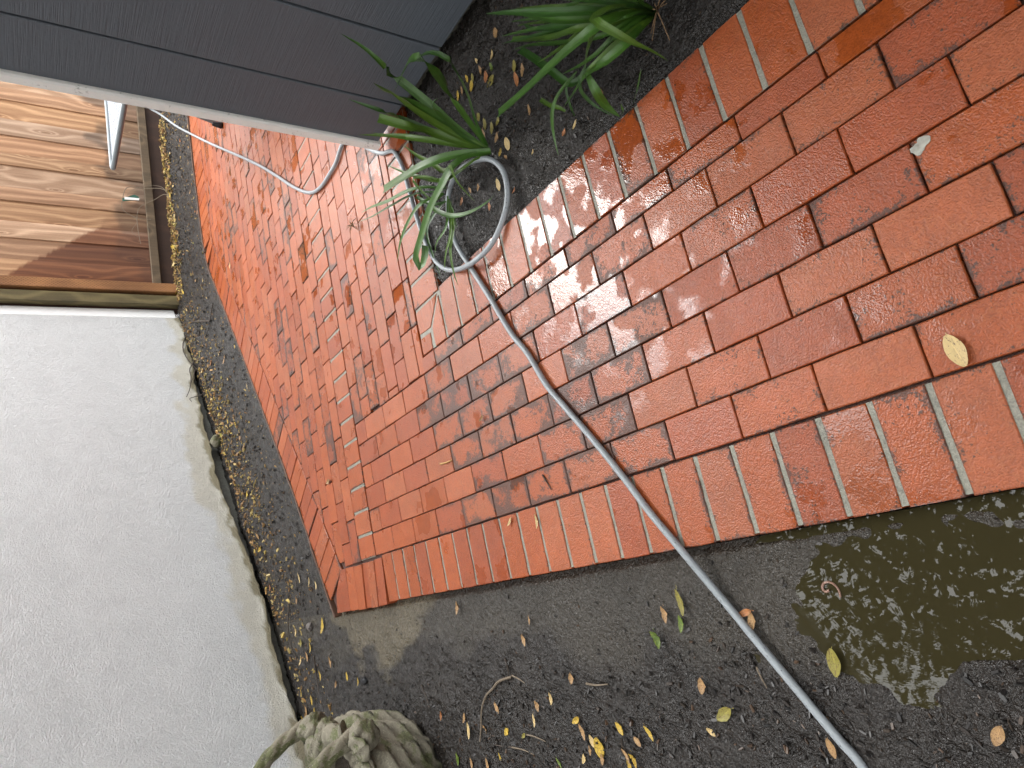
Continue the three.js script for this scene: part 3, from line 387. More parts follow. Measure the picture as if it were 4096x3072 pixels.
// ------------------------------------------------------------------ fence
{ const f = thing('wooden_fence', 'cedar board fence with a dark wet stain at its lower end', 'fence');
  const zs = [2.992, 3.174, 3.377, 3.537, 3.737, 3.871, 4.091, 4.215, 4.40, 4.57, 4.773, 4.904, 5.06, 5.25, 5.42, 5.62];
  const wetY = z => z < 3.2 ? lerp(1.40, 1.10, (z - 2.93) / 0.27) : z < 3.55 ? lerp(1.10, 0.60, (z - 3.2) / 0.35) : lerp(0.60, 0.26, Math.min(1, (z - 3.55) / 0.9));
  for (let i = 0; i + 1 < zs.length; i++) { const w = zs[i + 1] - zs[i] + (i % 2 ? 0.012 : -0.003), nY = 90, nZ = 6, x = 5.852 + (i % 2 ? 0.016 : 0), pos = [], uv = [], col = [], idx = [], u0 = R(), v0 = R(), zc = (zs[i] + zs[i + 1]) / 2, y0 = 0.15, y1 = 1.86 + rr(-0.006, 0.006), tone = rr(0.8, 1.15), grey = B() < 0.4 ? 0.35 : 0.1;
    for (let j = 0; j <= nY; j++) for (let k = 0; k <= nZ; k++) { const y = lerp(y0, y1, Math.pow(j / nY, 1.2)), t = k / nZ, z = zc + (t - 0.5) * w, cup = 0.004 * Math.pow(2 * t - 1, 2), dx = k === 0 || k === nZ ? 0.003 : 0; pos.push(x + cup + dx, y, z); uv.push(u0 + z * 1.9, v0 + y * 0.62); const n = fbm(z * 7, y * 4, 3, 61), wet = smooth(-0.012, 0.012, wetY(z) + (n - 0.5) * 0.07 - y) * smooth(3.75, 3.5, z + (n - 0.5) * 0.3), rot = smooth(0.45, 0.6, fbm(z * 6, y * 3, 3, 62) + 0.42 - (y - 0.2) * 1.2); const c = [lerp(1, 0.42, wet), lerp(1, 0.27, wet), lerp(1, 0.20, wet)]; col.push(...c.map((v, q) => v * tone * lerp(1, [0.34, 0.36, 0.40][q] * (1 + wet), rot * 0.8) * lerp(1, [0.9, 1.02, 1.2][q], grey))); }
    for (let j = 0; j < nY; j++) for (let k = 0; k < nZ; k++) { const a = j * (nZ + 1) + k, b = a + 1, c = a + nZ + 1, d = c + 1; idx.push(a, b, c, b, d, c); }
    const fl = pos.length / 3; for (let j = 0; j <= nY; j++) for (const [k, dx] of [[0, 0.016], [nZ, 0.016]]) { const a = (j * (nZ + 1) + k) * 3; pos.push(pos[a] + dx, pos[a + 1], pos[a + 2]); uv.push(u0 + pos[a + 2] * 1.9 + 0.02, v0 + pos[a + 1] * 0.62); col.push(col[a], col[a + 1], col[a + 2]); }
    for (let j = 0; j < nY; j++) { const a0 = j * (nZ + 1), a1 = (j + 1) * (nZ + 1), b0 = fl + j * 2, b1 = b0 + 2; idx.push(a0, a1, b0, b0, a1, b1, a0 + nZ, b0 + 1, a1 + nZ, b0 + 1, b1 + 1, a1 + nZ); }
    const tl = nY * (nZ + 1), b = fl + nY * 2; for (let k = 0; k < nZ; k++) idx.push(tl + k, tl + k + 1, b); idx.push(tl + nZ, b + 1, b);
    part('board', toCreasedNormals(geoOf(pos, uv, idx, col), 0.5), M.cedar[i % 3], f); }
  const bar = (name, x, y, z, w, h, d, m, l) => { const o = part(name, board(w, h, d, 0.004, R(), R()), m, f, l); o.position.set(x, y, z); return o; };
  const rl = bar('bottom_rail', 5.825, 0.186, 4.27, 2.60, 0.072, 0.042, M.rail, 'weathered bottom rail of the fence'); rl.rotation.y = Math.PI / 2;
  const kb = bar('kickboard', 5.872, 0.05, 4.28, 2.62, 0.205, 0.030, M.kick, 'dark brown ground board under the rail'); kb.rotation.y = Math.PI / 2;
  const tr = bar('top_rail', 5.905, 1.70, 4.28, 2.62, 0.09, 0.04, M.rail); tr.rotation.y = Math.PI / 2;
  bar('post', 5.845, 0.85, 2.944, 0.090, 2.0, 0.088, M.treated, 'orange brown post with rows of slit marks');
  bar('post', 5.865, 0.85, 2.826, 0.095, 2.0, 0.092, M.mossyWood, 'greenish weathered post next to the white wall');
  const bk = bar('backing_board', 5.935, 0.85, 2.885, 0.020, 2.0, 0.30, M.kick, 'dark board behind the two posts');
  const gs = []; for (let r = 0; r < 7; r++) for (let k = 0; k < 60; k++) { const s = new THREE.BoxGeometry(0.0012, 0.011, 0.0016); s.translate(5.7994, 0.03 + k * 0.030 + (r % 2) * 0.015, 2.909 + r * 0.0115); gs.push(s); }
  const inc = part('slit_marks', mergeGeometries(gs), M.dark, f, 'rows of preservative slits in the post'); inc.userData.kind = 'stuff';
}

// ------------------------------------------------------------------ garden hose
{ const r = 0.0090, P = []; const add = (px, py, h) => P.push(G(px, py, h));
  P.push(V(0.02, -0.004, -1.35), V(0.20, -0.004, -1.02));
  const z3 = (a, b) => [1300 + a * 1.1032, 100 + b * 1.1032], z4 = (a, b) => [700 + a * 0.6304, 400 + b * 0.6304];
  for (const [a, b, h] of [[3459, 3082, -0.012], [3354, 2956, -0.012], [3233, 2812, -0.012], [3120, 2676, -0.012], [3020, 2556, -0.012], [2928, 2443, -0.012], [2835, 2332, -0.008], [2762, 2245, 0.006], [2719, 2193, 0.0125], [2603, 2054, 0.0125], [2502, 1920, 0.0125], [2372, 1758, 0.0125], [2256, 1624, 0.0125], [2187, 1541, 0.0125], [2108, 1411, 0.0125], [2048, 1337, 0.0125], [1950, 1175, 0.0125], [1885, 1073, 0.0125]]) add(a, b, h);
  for (const [a, b, h] of [[475, 790, 0.010], [450, 700, 0.010], [447, 620, 0.014], [465, 560, 0.02], [500, 515, 0.025], [550, 490, 0.025], [600, 488, 0.022], [640, 520, 0.016], [658, 570, 0.010], [660, 640, 0.008], [640, 720, 0.014], [600, 800, 0.024], [550, 850, 0.038], [500, 880, 0.030], [450, 888, 0.018], [405, 860, 0.0125], [370, 800, 0.0125], [340, 720, 0.0125], [305, 600, 0.0125]]) add(...z3(a, b), h);
  P.push(V(1.447, 0.0125, 1.44), V(1.49, 0.0125, 1.53), V(1.585, 0.0125, 1.585), V(1.69, 0.0125, 1.68), V(1.80, 0.0125, 1.80));
  for (const [a, b, h] of [[1065, 275, 0.0125], [1020, 400, 0.0125], [980, 470, 0.0125], [935, 540, 0.0125], [890, 580, 0.0125], [850, 588, 0.0125], [800, 575, 0.0125], [740, 545, 0.0125], [650, 485, 0.0125], [560, 430, 0.0125], [450, 375, 0.0125], [300, 310, 0.0125], [200, 265, 0.0125], [100, 215, 0.016], [0, 160, 0.05]]) add(...z4(a, b), h);
  add(640, 457, 0.14); add(588, 424, 0.24); P.push(V(4.55, 0.40, 4.35), V(4.4, 0.42, 4.9));
  const cv = new THREE.CatmullRomCurve3(P, false, 'centripetal'), g = new THREE.TubeGeometry(cv, 620, r, 14, false); const uv = g.attributes.uv, L = cv.getLength(); for (let i = 0; i < uv.count; i++) uv.setXY(i, uv.getX(i) * L / 0.35, uv.getY(i) * 0.28);
  tagMesh(new THREE.Mesh(g, M.hose), 'garden_hose', 'grey garden hose looped over the planting bed and across the bricks', 'hose'); }

// ------------------------------------------------------------------ strap leaved plants
function bladeGeo(pts, w, fold = 0.25, blunt = false, twist = 0) {
  const cv = new THREE.CatmullRomCurve3(pts, false, 'centripetal'), n = 22, pos = [], uv = [], idx = [], L = cv.getLength();
  for (let i = 0; i <= n; i++) { const t = i / n, p = cv.getPointAt(t), d = cv.getTangentAt(t); let side = V(-0.55, 0.82, -0.12).cross(d); if (side.lengthSq() < 0.01) side = V(0, 0, 1); side.normalize(); const nn = d.clone().cross(side).normalize(); side.applyAxisAngle(d, twist * (t - 0.3)); nn.applyAxisAngle(d, twist * (t - 0.3)); const k = w * 0.5 * (0.55 + 0.45 * smooth(0, 0.3, t)) * (blunt ? 1 : Math.pow(clamp((1 - t) / 0.42), 0.7));
    for (const [a, u] of [[-1, 0], [-0.45, 0.27], [0, 0.5], [0.45, 0.73], [1, 1]]) { const q = p.clone().addScaledVector(side, a * k).addScaledVector(nn, Math.abs(a) * k * fold); pos.push(q.x, q.y, q.z); uv.push(u, t * L / 0.2); } }
  for (let i = 0; i < n; i++) for (let k = 0; k < 4; k++) { const a = i * 5 + k, b = a + 1, c = a + 5, d = c + 1; idx.push(a, c, b, b, c, d); }
  return geoOf(pos, uv, idx);
}
// pixel polylines in crops of the photograph, with the height of each point above the soil
function blade(parent, conv, pl, hs, w, o = {}) {
  const n = pl.length, pts = pl.map(([a, b], i) => { const t = i / (n - 1), k = t * (hs.length - 1), j = Math.min(hs.length - 2, Math.floor(k)), h = lerp(hs[j], hs[j + 1], k - j); let p = G(...conv(a, b), h), hh = h; while (p.z > 1.57 && hh < 0.9) { hh += 0.01; p = G(...conv(a, b), hh); } return p; });
  part('leaf_blade', bladeGeo(pts, w * (parent.name === 'strap_leaf_plant' ? 1.35 : 0.95), o.fold ?? 0.3, o.blunt, o.twist ?? 0), M.blade[o.m ?? Math.floor(R() * 3)], parent); }
const c3 = (a, b) => [1300 + a * 1.1032, 100 + b * 1.1032], c2 = (a, b) => [2048 + a * 0.46293, b * 0.46293];
{ const p = thing('strap_leaf_plant', 'strap leaved green plant with long blades fanned against the grey siding', 'plant');
  const b0 = [592, 452], S = [
    [[b0, [480, 375], [370, 280], [245, 180], [222, 157], [150, 90], [55, 30]], [0.0, 0.16, 0.32, 0.44, 0.52], 0.020, { twist: 0.9 }],
    [[b0, [450, 360], [330, 290], [240, 250], [175, 210]], [0.0, 0.18, 0.34, 0.46], 0.017, {}],
    [[b0, [430, 375], [300, 290], [225, 232]], [0.0, 0.17, 0.32, 0.40], 0.016, {}],
    [[b0, [420, 400], [280, 345], [200, 310], [82, 268]], [0.0, 0.17, 0.32, 0.44], 0.018, {}],
    [[b0, [400, 395], [290, 365], [195, 338]], [0.0, 0.15, 0.27, 0.33], 0.022, { blunt: true, m: 2 }],
    [[b0, [420, 425], [300, 405], [190, 400], [120, 398]], [0.0, 0.12, 0.22, 0.30], 0.015, {}],
    [[b0, [450, 428], [330, 412], [200, 396], [165, 390]], [0.0, 0.12, 0.20, 0.24], 0.015, {}],
    [[[588, 440], [520, 345], [450, 240], [400, 170], [350, 122], [318, 122], [290, 165], [262, 220], [248, 245]], [0.0, 0.10, 0.22, 0.34, 0.40, 0.40, 0.36, 0.30, 0.27], 0.019, { m: 1 }],
    [[[590, 440], [553, 360], [520, 250], [475, 160], [430, 112], [385, 100], [335, 122], [320, 135]], [0.0, 0.08, 0.18, 0.27, 0.33, 0.35, 0.34, 0.33], 0.014, { m: 0 }],
    [[b0, [500, 400], [440, 345], [395, 300], [390, 280], [410, 265]], [0.0, 0.10, 0.18, 0.24, 0.26, 0.25], 0.012, {}],
    [[[600, 456], [480, 470], [380, 500], [290, 550], [215, 598]], [0.01, 0.09, 0.14, 0.14, 0.11], 0.024, { blunt: true, m: 1 }],
    [[[602, 462], [520, 475], [465, 510], [425, 580], [385, 660], [350, 770], [332, 850], [345, 878], [362, 850], [366, 800]], [0.0, 0.07, 0.12, 0.12, 0.10, 0.07, 0.04, 0.025, 0.03, 0.035], 0.022, { blunt: true, m: 1 }],
    [[[600, 462], [540, 490], [500, 520], [440, 560], [330, 548], [225, 508]], [0.0, 0.05, 0.08, 0.09, 0.09, 0.08], 0.011, { m: 2 }],
    [[[600, 458], [530, 470], [480, 500], [430, 530], [400, 510], [330, 470], [282, 434]], [0.0, 0.05, 0.07, 0.06, 0.05, 0.035, 0.02], 0.013, { m: 2 }],
  ]; for (const s of S) blade(p, c3, ...s); }
{ const p = thing('drooping_plant', 'small strap leaved plant drooping over the brick corner inside the hose loop', 'plant');
  const S = [
    [[[440, 590], [350, 588], [300, 602], [230, 638], [165, 662], [130, 682]], [0.02, 0.09, 0.11, 0.10, 0.07, 0.05], 0.016, { m: 1 }],
    [[[430, 600], [330, 612], [240, 655], [170, 695], [120, 714]], [0.02, 0.08, 0.08, 0.05, 0.03], 0.010, { m: 0 }],
    [[[430, 610], [352, 645], [310, 700], [275, 785], [262, 860]], [0.02, 0.09, 0.09, 0.06, 0.02], 0.016, { m: 1 }],
    [[[430, 600], [450, 545], [455, 510], [475, 560], [545, 642]], [0.02, 0.10, 0.14, 0.11, 0.02], 0.013, { m: 2, twist: 1 }],
    [[[430, 610], [390, 650], [460, 692], [540, 672], [590, 640], [612, 618]], [0.02, 0.05, 0.06, 0.05, 0.03, 0.015], 0.018, { m: 1 }],
    [[[445, 620], [440, 730], [405, 790], [398, 835]], [0.02, 0.07, 0.05, 0.015], 0.010, { m: 1 }],
    [[[450, 630], [455, 760], [438, 830], [432, 900]], [0.02, 0.07, 0.05, 0.01], 0.010, { m: 2 }],
    [[[455, 640], [465, 740], [455, 820], [468, 900], [484, 948]], [0.02, 0.06, 0.05, 0.035, 0.015], 0.013, { m: 2 }],
    [[[440, 630], [370, 740], [390, 830], [420, 912]], [0.02, 0.03, 0.02, 0.004], 0.012, { m: 0 }],
    [[[440, 600], [400, 560], [350, 550], [320, 562], [360, 612], [420, 660]], [0.02, 0.10, 0.13, 0.13, 0.09, 0.04], 0.012, { m: 2 }],
    [[[440, 640], [400, 650], [340, 628], [332, 622]], [0.03, 0.06, 0.07, 0.07], 0.014, { m: 0, blunt: true }],
    [[[450, 640], [468, 690], [478, 740]], [0.03, 0.05, 0.02], 0.009, { m: 1 }],
  ]; for (const s of S) blade(p, c3, ...s);
  const fl = [], c = G(...c3(100, 725), 0.025); for (let i = 0; i < 16; i++) { const a = rr(0, 6.28), l = rr(0.015, 0.045), e = V(c.x + Math.cos(a) * l, Math.max(0.004, c.y + rr(-0.02, 0.03)), c.z + Math.sin(a) * l); fl.push(tube([c.clone().add(V(rr(-.008, .008), 0, rr(-.008, .008))), c.clone().lerp(e, 0.5).add(V(0, 0.008, 0)), e], rr(0.0012, 0.003), 6, 5, 0.4)); }
  part('dried_flower', mergeGeometries(fl), M.dry, p, 'withered brown flower head lying on the bricks'); }
{ const p = thing('strap_leaf_plant', 'dense strap leaved green clump beside the brick border in the bed', 'plant');
  const b0 = [1245, 110], A = [0.0, 0.14, 0.22, 0.22, 0.17], S = [
    [[b0, [950, 105], [650, 100], [350, 110], [60, 110], [-230, 118]], [0.0, 0.14, 0.24, 0.29, 0.30], 0.024, { m: 0 }],
    [[b0, [960, 150], [700, 165], [450, 175], [200, 140], [-40, 95]], [0.0, 0.12, 0.2, 0.22, 0.2], 0.022, { m: 1 }],
    [[b0, [950, 30], [600, -20], [250, -30], [-50, -20]], A, 0.022, { m: 0 }],
    [[b0, [1050, 10], [800, -70], [550, -110], [300, -130]], A, 0.022, { m: 1 }],
    [[b0, [1100, 20], [950, -90], [760, -180], [600, -240]], A, 0.020, { m: 0 }],
    [[b0, [1000, 200], [700, 215], [400, 235], [180, 250], [90, 200]], [0.0, 0.10, 0.15, 0.14, 0.1], 0.022, { m: 0 }],
    [[b0, [980, 130], [760, 215], [560, 372], [330, 582], [150, 755], [0, 890], [-115, 985]], [0.0, 0.14, 0.22, 0.22, 0.19, 0.15, 0.11, 0.08], 0.030, { m: 1, blunt: true }],
    [[b0, [950, 60], [760, 120], [712, 178], [850, 262], [1050, 372], [1210, 445], [1352, 527]], [0.0, 0.15, 0.24, 0.27, 0.25, 0.19, 0.12, 0.05], 0.022, { m: 2 }],
    [[b0, [1080, 280], [980, 385], [820, 525], [650, 640], [540, 800], [440, 935]], [0.0, 0.10, 0.15, 0.16, 0.13, 0.07, 0.01], 0.026, { m: 1 }],
    [[b0, [1120, 220], [960, 350], [800, 480], [680, 580], [640, 620]], [0.0, 0.09, 0.14, 0.15, 0.14], 0.026, { m: 2 }],
    [[[645, 630], [720, 780], [800, 905], [935, 1012]], [0.13, 0.11, 0.06, 0.0], 0.024, { m: 1 }],
    [[[640, 560], [590, 680], [600, 790], [700, 900], [870, 1005]], [0.12, 0.11, 0.09, 0.05, 0.01], 0.010, { m: 0 }],
    [[[560, 620], [460, 740], [385, 850], [350, 980], [358, 1150], [402, 1350]], [0.12, 0.10, 0.08, 0.06, 0.03, 0.01], 0.013, { m: 1 }],
    [[b0, [900, 130], [760, 210], [690, 330], [645, 480], [636, 610]], [0.0, 0.14, 0.2, 0.19, 0.16, 0.12], 0.020, { m: 2 }],
    [[b0, [900, 200], [600, 245], [350, 325], [180, 335], [0, 345]], [0.0, 0.12, 0.17, 0.15, 0.12, 0.1], 0.020, { m: 2, blunt: true }],
    [[b0, [980, 240], [700, 330], [420, 372], [150, 392], [0, 435]], [0.0, 0.09, 0.13, 0.11, 0.08, 0.05], 0.016, { m: 1 }],
    [[[700, 560], [520, 725], [350, 622], [200, 512], [70, 432]], [0.02, 0.03, 0.05, 0.06, 0.06], 0.024, { m: 0, blunt: true }],
    [[b0, [960, 222], [900, 290], [760, 440], [600, 560], [430, 642]], [0.0, 0.06, 0.09, 0.09, 0.07, 0.04], 0.016, { m: 1 }],
    [[[900, 120], [760, 150], [560, 300], [420, 420], [215, 548]], [0.10, 0.13, 0.13, 0.1, 0.06], 0.016, { m: 2 }],
    [[b0, [1150, 60], [1060, 0], [980, -60]], [0.0, 0.06, 0.1, 0.12], 0.018, { m: 0 }],
    [[b0, [1050, 170], [850, 200], [820, 195]], [0.0, 0.05, 0.08, 0.08], 0.016, { m: 2 }],
    [[[460, 960], [420, 938], [330, 912], [245, 862]], [0.004, 0.012, 0.02, 0.02], 0.014, { m: 2, blunt: true }],
    [[[600, 0], [480, 60], [430, 90], [380, 128]], [0.22, 0.22, 0.2, 0.17], 0.014, { m: 1 }],
    [[[540, 1000], [500, 900], [470, 760], [560, 640]], [-0.01, 0.03, 0.05, 0.06], 0.007, { m: 0 }],
  ]; for (const s of S) blade(p, c2, ...s);
  for (let i = 0; i < 30; i++) { const ex = rr(-150, 900), ey = rr(-260, 420), k = rr(0.5, 0.9); blade(p, c2, [b0, [lerp(1245, ex, 0.4), lerp(110, ey, 0.4) - 40 * k], [lerp(1245, ex, 0.75), lerp(110, ey, 0.75) - 20 * k], [ex, ey]], [0.0, 0.12 * k, 0.18 * k, 0.16 * k], rr(0.011, 0.018), { m: Math.floor(rr(0, 3)) }); }
  const dg = []; for (let i = 0; i < 9; i++) { const e = [rr(1180, 1420), rr(-60, 420)], h = rr(0.0, 0.04); dg.push(tube([G(...c2(1250, 80), 0.01), G(...c2((1250 + e[0]) / 2, (80 + e[1]) / 2), 0.05), G(...c2(...e), h)], 0.002, 10, 5, 0.4)); }
  part('dead_leaf', mergeGeometries(dg), M.dry, p, 'thin dry brown leaf strands at the base'); }
for (const [pl, hs, w, lab] of [[[[1045, 905], [1085, 770], [1118, 590]], [-0.02, 0.05, 0.10], 0.008, 'single thin green shoot standing at the brick border'], [[[950, 992], [958, 955], [940, 895]], [-0.015, 0.02, 0.04], 0.008, 'tiny green shoot tip at the brick border below the clump']]) { const p = thing('grass_shoot', lab, 'shoot'); blade(p, c2, pl, hs, w, { m: 1 }); }

// ------------------------------------------------------------------ concrete basket planter
{ const p = thing('stone_planter', 'mossy concrete basket planter with two twisted rope handles beside the white wall', 'planter');
  const cx = 2.40, cz = -0.93; const Rx = 0.41, Rz = 0.285, H = 0.265;
  const ell = (th, k) => [cx + Math.cos(th) * Rx * k, cz + Math.sin(th) * Rz * k];
  { const nu = 120, nv = 46, pos = [], uv = [], idx = [];
    for (let j = 0; j <= nv; j++) for (let i = 0; i <= nu; i++) { const t = j / nv, th = i / nu * Math.PI * 2; let k, y; if (t < 0.72) { const q = t / 0.72; y = -0.05 + (H + 0.05) * q; k = 0.80 + 0.24 * Math.sin(Math.min(1, q * 1.15) * 1.75) - 0.07 * smooth(0.7, 1, q); } else { const q = (t - 0.72) / 0.28; y = H - 0.10 * q * q; k = 0.97 - 0.17 * smooth(0, 0.35, q) - 0.04 * q; }
      // overlapping carved leaves
      const a = th / (Math.PI * 2) * 16 + y * 9, row = Math.floor(y / 0.062), ph = (a + (row % 2) * 0.5) % 1, ph1 = ph < 0 ? ph + 1 : ph, v = (y / 0.062) - row, leafy = (1 - Math.abs(ph1 - 0.5) * 2) - v * 0.75; const bump = t < 0.72 ? 0.030 * clamp(leafy + 0.25, 0, 0.8) + 0.020 * (fbm(th * 3, y * 14, 4, 91) - 0.5) + 0.008 * Math.sin((ph1 - 0.5) * 26) * clamp(leafy, 0, 1) : 0.02 * (fbm(th * 5, t * 9, 3, 92) - 0.5);
      const [x, z] = ell(th % (Math.PI * 2), k); const nx = Math.cos(th), nz = Math.sin(th); pos.push(x + nx * bump, y, z + nz * bump); uv.push(th * 0.9, t * 1.6); }
    for (let j = 0; j < nv; j++) for (let i = 0; i < nu; i++) { const a = j * (nu + 1) + i, b = a + 1, c = a + nu + 1, d = c + 1; idx.push(a, c, b, b, c, d); }
    part('basket', geoOf(pos, uv, idx), M.stone, p); }
  { const nu = 160, nv = 14, pos = [], uv = [], idx = []; for (let i = 0; i <= nu; i++) for (let j = 0; j <= nv; j++) { const th = (i % nu) / nu * Math.PI * 2, f = (j % nv) / nv * Math.PI * 2, tw = 0.22 * Math.sin(th * 46 + f * 2), rad = 0.040 * (1 + tw * 0.35) + 0.016 * (fbm(th * 3.5 + 2, Math.cos(f) + 2, 3, 93) - 0.4), [x, z] = ell(th, 0.90); const cr = Math.cos(f) * rad; pos.push(x + Math.cos(th) * cr, H + 0.004 + Math.sin(f) * rad * 0.9, z + Math.sin(th) * cr); uv.push(i / nu * 5, j / nv * 0.6); }
    for (let i = 0; i < nu; i++) for (let j = 0; j < nv; j++) { const a = i * (nv + 1) + j, b = a + 1, c = a + nv + 1, d = c + 1; idx.push(a, b, c, b, d, c); } part('rim', geoOf(pos, uv, idx), M.stone, p); }
  { const g = new THREE.CircleGeometry(1, 48); g.rotateX(-Math.PI / 2); const q = g.attributes.position; const v = []; for (let i = 0; i < q.count; i++) { q.setXYZ(i, cx + q.getX(i) * Rx * 0.80, H - 0.075, cz + q.getZ(i) * Rz * 0.80); v.push(0.05, 0.036, 0.026); } g.setAttribute('color', new THREE.Float32BufferAttribute(v, 3)); part('potting_soil', g, M.soil, p); }
  function rope(pts, rad) { const cv = new THREE.CatmullRomCurve3(pts), n = 110, m = 20, fr = cv.computeFrenetFrames(n, false), pos = [], uv = [], idx = [], L = cv.getLength(); for (let i = 0; i <= n; i++) { const t = i / n, c = cv.getPointAt(t); for (let j = 0; j <= m; j++) { const f = j / m * Math.PI * 2, ro = rad * (0.84 + 0.20 * Math.abs(Math.sin(1.5 * f + t * L * 34))) * (1 + 0.35 * smooth(0.12, 0, t)) + 0.003 * (fbm(t * 30, j, 2, 95) - 0.5); const q = c.clone().addScaledVector(fr.normals[i], Math.cos(f) * ro).addScaledVector(fr.binormals[i], Math.sin(f) * ro); pos.push(q.x, q.y, q.z); uv.push(j / m * 0.4, t * L * 2); } } for (let i = 0; i < n; i++) for (let j = 0; j < m; j++) { const a = i * (m + 1) + j, b = a + 1, c = a + m + 1, d = c + 1; idx.push(a, c, b, b, c, d); } return geoOf(pos, uv, idx); }
  function lump(c, s, seed, rot = 0) { const g = new THREE.SphereGeometry(1, 30, 20), q = g.attributes.position; for (let i = 0; i < q.count; i++) { const x = q.getX(i), y = q.getY(i), z = q.getZ(i), r = 1 + 0.22 * Math.sin(x * 5 + z * 4 + seed) * 0.5 + 0.30 * (fbm(x * 2.3 + seed, y * 2.3 + z * 2.3, 3, seed) - 0.5) + 0.05 * Math.sin((x + y) * 18 + seed); q.setXYZ(i, x * r * s[0], y * r * s[1], z * r * s[2]); } g.rotateY(rot); g.translate(c.x, c.y, c.z); g.computeVertexNormals(); return g; }
  for (const [hx, lift] of [[2.19, 0], [2.76, 0.01]]) { part('rope_handle', rope([V(hx, 0.22 + lift, -0.655), V(hx - 0.01, 0.30 + lift, -0.668), V(hx - 0.015, 0.40 + lift, -0.705), V(hx - 0.01, 0.50 + lift, -0.79), V(hx, 0.53 + lift, -0.93), V(hx, 0.49 + lift, -1.08), V(hx, 0.36 + lift, -1.17), V(hx, 0.22, -1.20)], 0.032), M.stone, p); }
  part('knot', lump(V(2.10, 0.262, -0.655), [0.062, 0.052, 0.058], 3, 0.4), M.stone, p); part('knot', lump(V(2.70, 0.262, -0.665), [0.085, 0.060, 0.062], 7, 0.2), M.stone, p); part('knot', lump(V(2.50, 0.268, -0.68), [0.075, 0.050, 0.055], 9, 0.9), M.stone, p);
  part('knot', lump(V(2.15, 0.25, -1.2), [0.06, 0.05, 0.05], 13), M.stone, p); part('knot', lump(V(2.72, 0.25, -1.19), [0.06, 0.05, 0.05], 17), M.stone, p);
  for (const [x, y, z, ry, rx] of [[2.085, 0.298, -0.690, 0.3, -0.4], [2.30, 0.270, -0.675, 1.9, 0.5], [2.60, 0.31, -0.74, 1.0, -0.2]]) { const g = new THREE.SphereGeometry(0.055, 24, 14), q = g.attributes.position; for (let i = 0; i < q.count; i++) { const X = q.getX(i), Z = q.getZ(i), e = 1 - 0.35 * smooth(0.0, 0.055, X); q.setXYZ(i, X * 1.25, q.getY(i) * 0.26 - X * X * 4 + 0.004 * Math.cos(Z * 170), Z * e); } g.rotateX(rx); g.rotateY(ry); g.translate(x, y, z); g.computeVertexNormals(); part('carved_leaf', g, M.stone, p); }
}
// ------------------------------------------------------------------ mesh topped table behind the house corner
{ const t = thing('mesh_table', 'grey patio table with an open wire mesh top and tubular rim', 'table');
  const h = 0.72, x1 = 3.86, x0 = 2.66, z0 = 2.845, z1 = 3.60; 
  const rim = tube([V(x1, h, (z0 + z1) / 2), V(x1, h, z0 + 0.06), V(x1 - 0.012, h, z0 + 0.012), V(x1 - 0.06, h, z0), V((x0 + x1) / 2, h, z0), V(x0 + 0.06, h, z0), V(x0 + 0.012, h, z0 + 0.012), V(x0, h, z0 + 0.06), V(x0, h, (z0 + z1) / 2), V(x0, h, z1 - 0.06), V(x0 + 0.06, h, z1), V(x1 - 0.06, h, z1), V(x1, h, z1 - 0.06), V(x1, h, (z0 + z1) / 2)], 0.017, 220, 10); part('rim', rim, M.steel, t);
  const gs = []; const nx = 54, nz = 34; for (let i = 0; i < nx; i++) for (let s = -1; s <= 1; s += 2) { } const cw = (x1 - x0) / nx, cz = (z1 - z0) / nz; for (let i = 0; i < nx; i++) for (let j = 0; j < nz; j++) for (const [ax, az, bx, bz] of [[0, 0.5, 0.5, 0], [0.5, 0, 1, 0.5], [0, 0.5, 0.5, 1], [0.5, 1, 1, 0.5]]) { const A = V(x0 + (i + ax) * cw, h, z0 + (j + az) * cz), C = V(x0 + (i + bx) * cw, h, z0 + (j + bz) * cz), L = A.distanceTo(C), g = new THREE.BoxGeometry(L, 0.003, 0.0062); g.rotateY(-Math.atan2(C.z - A.z, C.x - A.x)); g.translate((A.x + C.x) / 2, h, (A.z + C.z) / 2); gs.push(g); }
  const mt = part('mesh_top', mergeGeometries(gs), M.meshWhite, t, 'pale expanded metal mesh'); mt.userData.kind = 'stuff';
  for (const [x, z] of [[3.74, 3.46], [2.78, 3.46], [2.78, 2.97], [3.30, 3.22]]) { const foot = x > 3.7 ? V(3.80, 0.012, 3.31) : V(x, 0.012, z); if (x === 3.30) continue; const l = part('leg', tube([V(x, h - 0.01, z), V(lerp(x, foot.x, 0.5), 0.36, lerp(z, foot.z, 0.5)), foot], 0.014, 20, 8), M.steel, t); part('rubber_foot', lumpFoot(foot), M.rubber, l); }
}
function lumpFoot(c) { const g = new THREE.LatheGeometry([[0.0, -0.012], [0.022, -0.012], [0.026, 0.0], [0.022, 0.02], [0.017, 0.05], [0.0155, 0.055]].map(q => new THREE.Vector2(...q)), 14); g.translate(c.x, c.y + 0.002, c.z); return g; }

